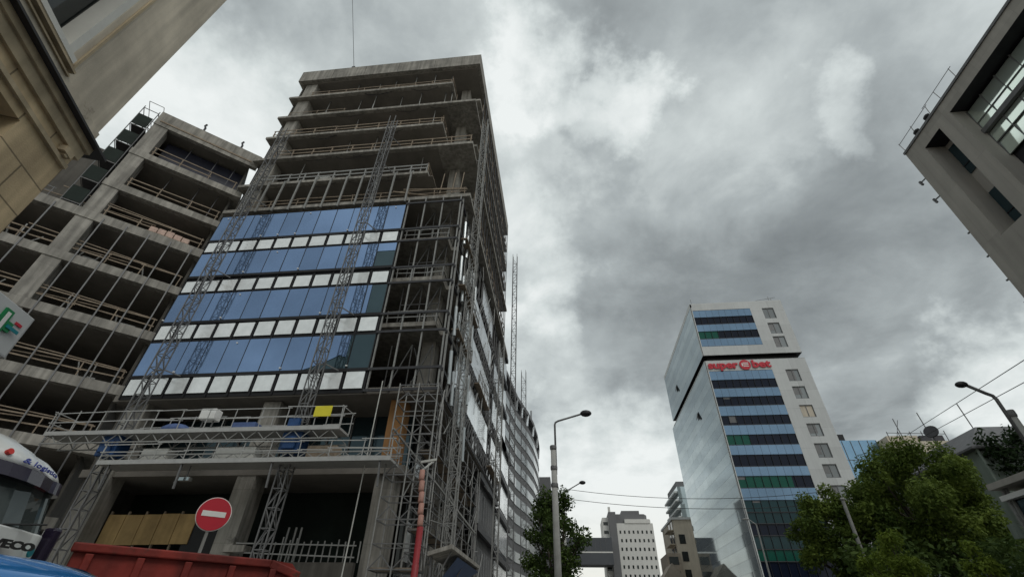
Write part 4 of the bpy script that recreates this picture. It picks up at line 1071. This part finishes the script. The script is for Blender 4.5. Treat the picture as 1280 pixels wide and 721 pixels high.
for k in range(12): m.box(SX0+.03,SX0+.075,SY0+.3+3.1*k-.03,SY0+.3+3.1*k+.03,0,43.7)
sbp(m,'side_frame','steel')
sbp(MB().box(SX0-.02,SX0+.3,SY0,SY1,56.0,56.75).box(SX0-.02,SX0+.1,SY0,SY0+.3,0,43.7).box(SX0-.02,SX0+.1,SY0,SY0+.3,44.9,56).box(SX0-.03,SX0+.1,SY0+.3,SY1,43.5,43.72),'side_trim','whiteside')
for y,z in ((102.5,49.6),(91.2,38.3)):
    m = MB(); m.quad((SX0-.03,y,z),(SX0-.03,y+1.1,z),(SX0-.45,y+1.1,z-1.4),(SX0-.45,y,z-1.4)); m.box(SX0-.04,SX0-.02,y,y+1.1,z-1.4,z); sbp(m,'open_window','black')
# red sign lettering
def sblet(txt, x, z, size, w_):
    t_ = fit_x(text_mb(txt,size,.12,.085),w_); xform(t_, Matrix.Translation((x,SY0-.14,z)) @ Matrix.Rotation(R(90),4,'X')); sbp(t_,'sign_lettering','signred')
sblet('super', 27.7, 42.05, 2.0, 5.45)
sblet('bet', 35.6, 42.05, 2.0, 3.3)
sbp(MB().disc((34.35,SY0-.12,42.6),(0,1,0),1.0,.12,32),'sign_emblem','signred')
m = MB()
for z in (42.28,42.62,42.96): m.box(34.0,34.95,SY0-.21,SY0-.185,z-.07,z+.07)
m.box(33.75,33.95,SY0-.21,SY0-.185,42.3,42.9); sbp(m,'emblem_stripe','white')
m = MB()
for x,y in ((43.5,80.8),(44.3,81.5),(28,80.6)): m.bar((x,y,56.9),(x,y,58.4),.07)
m.bar((41,80.9,57.6),(45,80.9,58.2),.06); sbp(m,'roof_antenna','steel')

# ------------------------------------------------------------------ curved office block (left, behind tower)
CV = thing('curved_office_block', 'curved grey office block with pale glass stripes behind the tower', 'building', (-14,120,0))
arc = [(-12.2,92),(-10.9,108),(-10.0,113),(-9.0,118.5),(-8.05,126.5),(-7.6,136),(-7.65,146),(-9,156),(-14,165)]
def arcband(z0,z1,off,n,m):
    mb = MB(); pts = [(x+off,y) for x,y in arc]
    poly = pts+[(-30,165),(-30,92)]
    mb.prism(poly[::-1] if False else poly, z0, z1); return mb.build(n, M[m], CV, True)
arcband(0,46.6,-.5,'body','shadefabric')
for k in range(12):
    z = 3.2+3.6*k
    arcband(z,z+1.9,-.12,'glass_stripe','stripe')
    arcband(z+1.92,z+3.58,-.25,'window_stripe','hotelgrey')
arcband(46.6,49.3,-1.0,'roof_recess','black'); arcband(49.3,50.3,.1,'roof_canopy','hotelgrey')
m = MB()
for x,y in arc[1:7]: m.bar((x-.3,y,46.5),(x-.1,y,49.4),.5)
m.each('roof_strut', M['paleglass'], CV, True)
MB().tube([(-8.6,124,50.3),(-8.6,124,53)],.25,8).build('roof_mast', M['shadefabric'], CV, True)
DB = thing('dark_office_block', 'dark block showing between the curved office and the roadside tree', 'building', (-9,168,0))
MB().box(-16,-3.4,162,178,0,40).build('body', M['hotelgrey'], DB, True)
m = MB()
for k in range(10): m.box(-15.8,-3.35,161.9,162.0,2+3.8*k,3.6+3.8*k)
m.build('window_band', M['darkglass'], DB, True)
MB().box(-12,-5,165,172,40,46).build('roof_plant', M['hotelgrey'], DB, True)

# ------------------------------------------------------------------ hotel and bridge building
HT = thing('white_hotel', 'distant white hotel block with small slot windows and a dark vertical strip', 'building', (29,236,0))
MB().box(21.8,37.6,228.5,246,0,43.0).build('front_block', M['hotel'], HT, True)
MB().prism([(21.8,230),(34.5,230),(36,233),(36,246),(21.8,246)],43,47.0).build('top_storey', M['hotelgrey'], HT, True)
MB().box(25,33,233,243,47,49).build('roof_plant', M['hotelgrey'], HT, True)
MB().prism([(25.5,228.2),(36.4,228.2),(37,230),(37,232),(25.5,232)],43,44.6).build('terrace_parapet', M['hotel'], HT, True)
MB().box(18.6,21.8,228,246,0,47.6).build('service_shaft', M['hotelgrey'], HT, True)
MB().box(15.8,18.6,230,246,0,45.6).build('rear_block', M['hotel'], HT, True)
MB().box(19,20,232,233,47.6,50.5).build('chimney', M['hotel'], HT, True)
w0 = None
for i in range(8):
    for j in range(11):
        if w0 is None:
            w0 = MB().box(-.35,.35,-.06,-.005,-.62,.62).build('window', M['darkglass'], HT); o = w0
        else:
            o = w0.copy(); COL.objects.link(o); o.parent = HT
        o.location = (23.3+1.9*i-29+(.15 if j % 2 else -.15), 228.5-236, 6.5+3.3*j)
m = MB()
for j in range(12): m.box(16.2,18.2,229.93,229.995,4+3.5*j,5.3+3.5*j)
m.each('rear_window', M['darkglass'], HT, True)
BR = thing('bridge_building', 'dark grey building spanning the avenue in front of the white hotel', 'building', (8,226,0))
MB().box(-6,18.5,222,232,26.4,36.3).build('deck_block', M['bridge'], BR, True)
MB().box(-6.05,18.5,221.9,221.99,30.6,31.1).build('light_band', M['hotel'], BR, True)
m = MB()
for k in range(10): m.box(-4+2.2*k,-3.9+2.2*k,221.92,221.99,31.2,35.8)
m.each('facade_joint', M['hotelgrey'], BR, True)
MB().box(-6,-2,222,232,0,26.4).build('support_pier', M['hotelgrey'], BR, True)

# ------------------------------------------------------------------ right side background blocks
GB = thing('balconied_glass_block', 'glassy block with stepped balconies behind the banded tower', 'building', (38,160,0))
MB().box(34.6,48,155,175,0,40).build('body', M['superglass'], GB, True)
m = MB()
for k in range(16): m.box(33.6,34.6,155.3,174,3+2.35*k,3.5+2.35*k)
m.build('balcony', M['whiteside'], GB, True)
MB().box(35,47,157,173,40,42).build('roof_plant', M['hotelgrey'], GB, True)
AP = thing('beige_apartment_block', 'beige apartment block with balconies low beside the banded tower', 'building', (28,130,0))
MB().box(25.6,40,126,142,0,25.2).build('body', M['beige'], AP, True)
for k in range(8):
    bl = MB().box(24.3,25.6,127,133,2+3*k,2.18+3*k).box(24.3,24.4,127,133,2.18+3*k,3.05+3*k).build('balcony', M['beige'], AP, True)
    w_ = MB().box(25.53,25.597,127.4,129,2.3+3*k,4.6+3*k).box(25.53,25.597,130.4,132.4,2.3+3*k,4.6+3*k).build('window', M['darkglass'], AP, True)
MB().box(22.6,25.6,124,134,0,17.8).build('lower_wing', M['brickred'], AP, True)
MB().box(25.3,40.3,125.7,142.3,25.2,25.7).build('roof_edge', M['whiteside'], AP, True)
m = MB()
for k in range(6): m.box(26.4,27.8,125.94,125.995,2+3.6*k,4+3.6*k); m.box(22.9,25,123.94,123.995,1+2.9*k,2.6+2.9*k)
m.each('front_window', M['darkglass'], AP, True)
LH = thing('low_house', 'small house with dark pitched roof at the foot of the beige apartment block', 'house', (21.5,120,0))
MB().box(20,24,117,124,0,12.2).build('wall', M['beige'], LH, True)
MB().prism_y([(19.6,12.2),(24.4,12.2),(22,15)],116.6,124.4).build('roof', M['brickred'], LH, True)
m = MB()
for z in (2,5.5,9): m.box(20.6,21.6,116.94,116.995,z,z+1.6).box(22.3,23.3,116.94,116.995,z,z+1.6)
m.build('window', M['darkglass'], LH, True)
BB = thing('blue_glass_building', 'pale blue glass building behind the big leafy trees', 'building', (57,100,0))
MB().box(52.5,60.3,95,110,0,33.3).build('body', M['skyblue'], BB, True)
m = MB()
for k in range(6): m.box(52.5+1.56*k-.03,52.5+1.56*k+.03,94.9,94.995,0,33.2)
for k in range(9): m.box(52.5,60.3,94.92,94.993,3.7*k-.04,3.7*k+.04)
m.build('frame', M['steel'], BB, True)
MB().box(53.2,56,97,100,33.3,35.2).build('roof_unit', M['black'], BB, True)
BG = thing('beige_office_block', 'beige flat topped block with rooftop aerials right of the pale blue glass building', 'building', (64,98,0))
MB().box(60.35,74,91,110,0,31.6).box(60.6,66,92,100,31.6,33).build('body', M['beige'], BG, True)
m = MB()
for k in range(6): m.bar((61+2*k,92,31.6),(61+2*k,92,33.8),.09)
m.bar((61,92,33.6),(71,92,33.2),.08).bar((62,92,31.8),(64,92,36),.07).box(66,70,91.5,92.4,31.6,32.8); m.each('roof_aerial', M['darksteel'], BG, True)
m = MB()
for j in range(7):
    for k in range(5): m.box(61.4+2.4*k,62.9+2.4*k,90.94,90.995,2+4.1*j,4+4.1*j)
m.build('window', M['darkglass'], BG, True)

# house with pitched roof and ivy
HS = thing('pitched_roof_house', 'pale green house with grey sloping roof and rooftop dish behind the trees', 'house', (36,42,0))
MB().box(31.4,46,38.6,56,0,13.6).build('wall', M['palegreen'], HS, True)
MB().prism([(30.8,38.2),(46.5,38.2),(46.5,56.5),(30.8,56.5)],13.6,13.75).build('eaves', M['roofgrey'], HS, True)
m = MB(); m.v = [(30.9,38.3,13.75),(46.4,38.3,13.75),(46.4,56.4,13.75),(30.9,56.4,13.75),(34.2,41,16.2),(43,41,16.2),(43,53,16.2),(34.2,53,16.2)]
m.f = [(0,1,5,4),(1,2,6,5),(2,3,7,6),(3,0,4,7),(4,5,6,7)]; m.build('roof', M['roofgrey'], HS, True)
for y in (40.2,42.4,46,49):
    w_ = MB().box(31.3,31.395,y,y+1.2,11.2,12.8).build('window', M['darkglass'], HS, True)
    MB().box(31.24,31.3,y-.1,y,11.1,12.9).box(31.24,31.3,y+1.2,y+1.3,11.1,12.9).box(31.24,31.3,y,y+1.2,12.8,12.9).build('frame', M['whitewood'], w_, True)
MB().tube([(31.3,38.5,0),(31.3,38.5,13.7)],.1,8).build('drainpipe', M['palegreen'], HS, True)
MB().disc((32.6,43.6,16.8),(-.7,-.6,.3),.55,.12,20).bar((32.7,43.8,15.2),(32.7,43.8,16.8),.09).build('satellite_dish', M['darksteel'], HS, True)
m = MB()
for x,y,h in ((33.2,48,5.2),(33.5,45,4.6),(34.5,41.5,4.0)): m.bar((x,y,15),(x-.2,y,14.5+h),.06)
m.each('aerial', M['steel'], HS, True)

def leafcloud(pts, n, size, seed, squash=1.0):
    rnd = random.Random(seed); mb = MB()
    for _ in range(n):
        c, r = rnd.choices(pts, weights=[p[1]**2 for p in pts])[0]
        d = Vector((rnd.gauss(0,1),rnd.gauss(0,1),rnd.gauss(0,1)*squash)).normalized()*(r*(rnd.random()**.45))
        p = Vector(c)+d; s_ = size*rnd.uniform(.6,1.35)
        nrm = (Vector((rnd.gauss(0,.6),rnd.gauss(0,.6),rnd.gauss(.6,.5)))+d.normalized()*.5).normalized()
        a = nrm.cross(Vector((rnd.gauss(0,1),rnd.gauss(0,1),rnd.gauss(0,1)))).normalized(); b_ = nrm.cross(a)
        k = len(mb.v)
        mb.v += [tuple(p-a*s_), tuple(p+b_*s_*.45), tuple(p+a*s_), tuple(p-b_*s_*.45)]; mb.f.append((k,k+1,k+2,k+3))
    return mb
IV = thing('ivy_cover', 'dark ivy covering the end wall of the pale green house', 'ivy', (36,38.3,0))
rn = random.Random(4)
leafcloud([((31.8+rn.uniform(0,9),38.35+rn.uniform(-.25,.1),rn.uniform(1,14.6)),rn.uniform(.7,1.2)) for _ in range(150)], 9000, .2, 5).build('foliage', M['ivy'], IV, True)
MB().tube([(33,38.45,0),(33.4,38.4,4),(33,38.4,8)],.09,6,.04).tube([(36,38.45,0),(35.6,38.4,5),(36.2,38.4,10)],.09,6,.04).build('stem', M['bark'], IV, True)

# glazed pavilion
PVX = .6
PV = thing('glazed_pavilion', 'low glazed pavilion with white framing at the lower right edge', 'building', (22,21,0))
MB().box(18.75,26,18.6,23.5,0,7.0).build('body', M['darkglass'], PV, True)
MB().box(18.3,26.3,18.4,23.9,7.2,7.45).build('roof_slab', M['greywall'], PV, True)
MB().box(18.45,18.75,18.5,23.75,6.72,6.92).build('white_band', M['white'], PV, True)
m = MB()
for k in range(5): m.box(18.62,18.73,18.6+1.2*k,18.68+1.2*k,0,7.2)
for z in (1.2,2.4,3.55,4.6,5.65): m.box(18.64,18.72,18.6,23.5,z-.04,z+.04)
m.box(18.55,18.72,23.5,23.62,0,7.2); m.build('frame', M['palesteel'], PV, True)
for k in range(4):
    for j,z in enumerate((1.25,2.45,3.6,4.65,5.7)): MB().box(18.745-.03,18.745,18.72+1.2*k,19.76+1.2*k,z,z+.95).build('pane', M['tealglass'], PV, True)
m = MB().box(18.3,18.55,23.7,24.0,5.3,5.85); m.build('wall_box', M['palegreen'], PV, True)

PV.location.x += PVX

# ------------------------------------------------------------------ grey building upper right
RB = thing('grey_stone_building', 'grey stone clad building with tall window bay looming at the upper right', 'building', (26,8,0))
RX = 20.0
def rbp(mb,n,m,par=None): return mb.build(n,M[m],par or RB,True)
m = MB(); YF = 18.0
ops = [(15.75,16.95,16.3,22.7),(-8,14.9,14.2,22.75)]
ys = sorted({-14,YF,*[o[0] for o in ops],*[o[1] for o in ops]}); zs_ = sorted({0,23.55,*[o[2] for o in ops],*[o[3] for o in ops]})
for i in range(len(ys)-1):
    for j in range(len(zs_)-1):
        cy, cz = (ys[i]+ys[i+1])/2, (zs_[j]+zs_[j+1])/2
        if any(o[0]<cy<o[1] and o[2]<cz<o[3] for o in ops): continue
        m.quad((RX,ys[i],zs_[j]),(RX,ys[i],zs_[j+1]),(RX,ys[i+1],zs_[j+1]),(RX,ys[i+1],zs_[j]))
m.quad((RX,YF,0),(RX,YF,23.55),(34,YF,23.55),(34,YF,0)); m.quad((RX,-14,23.55),(34,-14,23.55),(34,YF,23.55),(RX,YF,23.55))
rbp(m,'street_wall','greystone')
m = MB()
for (a,b_,c,d),dp in zip(ops,(1.0,.85)):
    e = RX+dp
    m.quad((RX,a,c),(RX,a,d),(e,a,d),(e,a,c)); m.quad((RX,b_,c),(e,b_,c),(e,b_,d),(RX,b_,d)); m.quad((RX,a,c),(e,a,c),(e,b_,c),(RX,b_,c))
rbp(m,'reveal','greywall')
m = MB(); 
for (a,b_,c,d),dp in zip(ops,(1.0,.85)): m.quad((RX,a,d-.002),(RX,b_,d-.002),(RX+dp,b_,d-.002),(RX+dp,a,d-.002))
rbp(m,'reveal_soffit','darkmetal')
rbp(MB().quad((RX+1.0,15.75,16.3),(RX+1.0,15.75,22.7),(RX+1.0,16.95,22.7),(RX+1.0,16.95,16.3)),'slot_wall','greywall')
for z in (17.0,20.4):
    w_ = rbp(MB().box(RX+.93,RX+.99,15.85,16.9,z,z+1.95),'slot_window','tealglass'); rbp(MB().box(RX+.90,RX+.93,15.8,15.86,z,z+1.95).box(RX+.90,RX+.93,15.86,16.9,z+.5,z+.55),'frame','darkmetal',w_)
rbp(MB().box(RX+.83,RX+.845,-8,14.9,17.2,22.5),'bay_backing','darkmetal')
pn = 0
for k in range(17):
    for z0,z1 in ((21.7,22.62),(21.15,21.66),(20.2,20.85),(19.25,20.16)):
        y = 14.86-.93*k
        tl = .085*(z1-z0)/.92; m = MB(); m.v = [(RX+.66,y-.89,z0),(RX+.72,y-.89,z0),(RX+.72,y,z0),(RX+.66,y,z0),(RX+.66+tl,y-.89,z1),(RX+.72+tl,y-.89,z1),(RX+.72+tl,y,z1),(RX+.66+tl,y,z1)]; m.f = [(0,3,2,1),(4,5,6,7),(0,1,5,4),(1,2,6,5),(2,3,7,6),(3,0,4,7)]
        rbp(m,'bay_pane','greenglass'); pn += 1
m = MB()
for k in range(18): m.box(RX+.66,RX+.75,14.86-.93*k,14.90-.93*k,19.2,22.65)
m.box(RX+.5,RX+.695,-8,14.88,20.87,21.12).box(RX+.67,RX+.72,-8,14.88,21.66,21.70).box(RX+.67,RX+.72,-8,14.88,20.16,20.20); rbp(m,'bay_frame','steel')
m = MB()
for k in range(9): m.box(RX+.05,RX+.3,-8,13.9,14.3+.46*k,14.42+.46*k)
rbp(m,'louvre','darkmetal'); 
m = MB()
for k in range(8): m.bar((RX+.34,13.6-2.4*k,14.2),(RX+.34,13.6-2.4*k,19.2),.06)
rbp(m,'louvre_post','steel')
rbp(MB().box(RX-.06,RX+.35,-14,YF+.03,23.555,23.7),'coping','steel')
m = MB(); rail(m,23.7,13.6,17.9,RX+.05,1.1,.75,.035,False,'y'); rbp(m,'roof_rail','steel')
m = MB().blob((RX+.1,16.8,23.95),.12,.2,.14,8,6).blob((RX+.1,15.9,23.95),.12,.2,.14,8,6); rbp(m,'floodlight','black')
m = MB()
for z in (21.6,20.2): m.bar((RX+.15,YF,z),(RX+.15,YF+.55,z+.1),.05).bar((RX+.15,YF+.45,z-.12),(RX+.15,YF+.5,z+.2),.09)
for z in (17.5,16,14.6,13.4): m.bar((RX+.02,YF,z),(RX+.02,YF+.12,z),.06)
m.each('wall_spike', M['steel'], RB, True)
rbp(MB().box(RX+1.05,34,-14,YF-.02,0,23.4),'inner_block','core')

# ------------------------------------------------------------------ trees
def tree(name, label, x, y, h_trunk, crown, n, size, seed, m='leaf', r0=.25, cat='tree', group=None, squash=.8):
    t = thing(name, label, cat, (x,y,0), 0, group); rnd = random.Random(seed)
    tr = MB(); top = Vector((x+rnd.uniform(-.3,.3),y,h_trunk))
    tr.tube([(x,y,0),(x+.05,y,h_trunk*.5),tuple(top)], r0, 10, r0*.6)
    tr.build('trunk', M['bark'], t, True, True)
    br = MB()
    for c, r in crown[::max(1,len(crown)//26)]:
        mid = top.lerp(Vector(c),.5)+Vector((rnd.uniform(-.3,.3),rnd.uniform(-.3,.3),rnd.uniform(.1,.6)))
        br.tube([tuple(top-Vector((0,0,rnd.uniform(0,h_trunk*.25)))),tuple(mid),c], r0*.45, 6, r0*.1)
    br.build('branch', M['bark'], t, True)
    leafcloud(crown, n, size, seed+1, squash).build('crown', M[m], t, True)
    return t
def crown(c, rx, ry, rz, k, rmin, rmax, seed, top_flat=0):
    rnd = random.Random(seed); out = []
    while len(out) < k:
        d = Vector((rnd.gauss(0,1),rnd.gauss(0,1),rnd.gauss(0,1))).normalized()*rnd.uniform(.45,1.0)
        if d.z < -.75: continue
        out.append(((c[0]+d.x*rx,c[1]+d.y*ry,c[2]+d.z*rz),rnd.uniform(rmin,rmax)))
    return out
tree('roadside_tree','leafy dark green tree behind the tall street lamp',-.7,34,3.6,crown((-.8,34,6.7),2.25,2.1,3.6,58,.34,.8,11),8500,.125,21,'leafdark',.17)
tree('broadleaf_tree','largest spreading broadleaf tree right of the banded tower',25.2,38,6,crown((24.7,37.7,9.4),5.2,4.6,4.3,78,.5,1.4,12),44000,.13,22,'leaf',.35)
tree('broadleaf_tree','smaller broadleaf tree overlapping the foot of the banded tower',20.0,40.5,4.5,crown((20.0,40.0,7.9),3.2,2.8,3.4,64,.5,1.15,13),26000,.13,23,'leaf',.25)
tree('young_tree','round bright green young tree in front of the spreading trees',14.9,26,2.2,crown((14.75,25.95,4.35),1.15,1.15,1.6,40,.3,.5,14),6500,.085,24,'leafbright',.08)
tree('young_tree','small upright bright green shrub tree left of the glazed pavilion',16.2,22.8,2.5,crown((16.15,22.8,4.2),.5,.5,.85,16,.22,.34,15),1700,.08,25,'leafbright',.05)
for i in range(2):
    pass
HG = thing('hedge', 'reddish clipped hedge at the lower right corner', 'hedge', (8.6,11.2,0))
rn = random.Random(9)
leafcloud([((8.15+rn.uniform(0,2.2),11.6-rn.uniform(0,1.6),rn.uniform(.3,2.62)),rn.uniform(.2,.34)) for _ in range(220)], 9000, .05, 31).build('foliage', M['leafred'], HG, True)
m = MB()
for k in range(5): m.tube([(8.3+.45*k,11.3-.3*k,0),(8.35+.45*k,11.2-.3*k,2.2)],.03,5)
m.build('stem', M['bark'], HG, True)
SH = thing('dark_shrub_mass', 'dark shrubs filling the space below the spreading trees', 'shrubs', (24,34,0))
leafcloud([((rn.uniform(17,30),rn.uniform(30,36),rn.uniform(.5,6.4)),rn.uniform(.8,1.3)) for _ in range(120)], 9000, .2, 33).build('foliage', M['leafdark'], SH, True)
bx_ = thing('white_marker_post', 'short white post in front of the reddish hedge', 'post', (7.9,11.7,0)); MB().box(-.1,.1,-.04,.04,0,2.5).build('post', M['white'], bx_, bevel=.01); MB().box(-.13,.13,-.06,.06,2.5,2.56).build('cap', M['steel'], bx_)
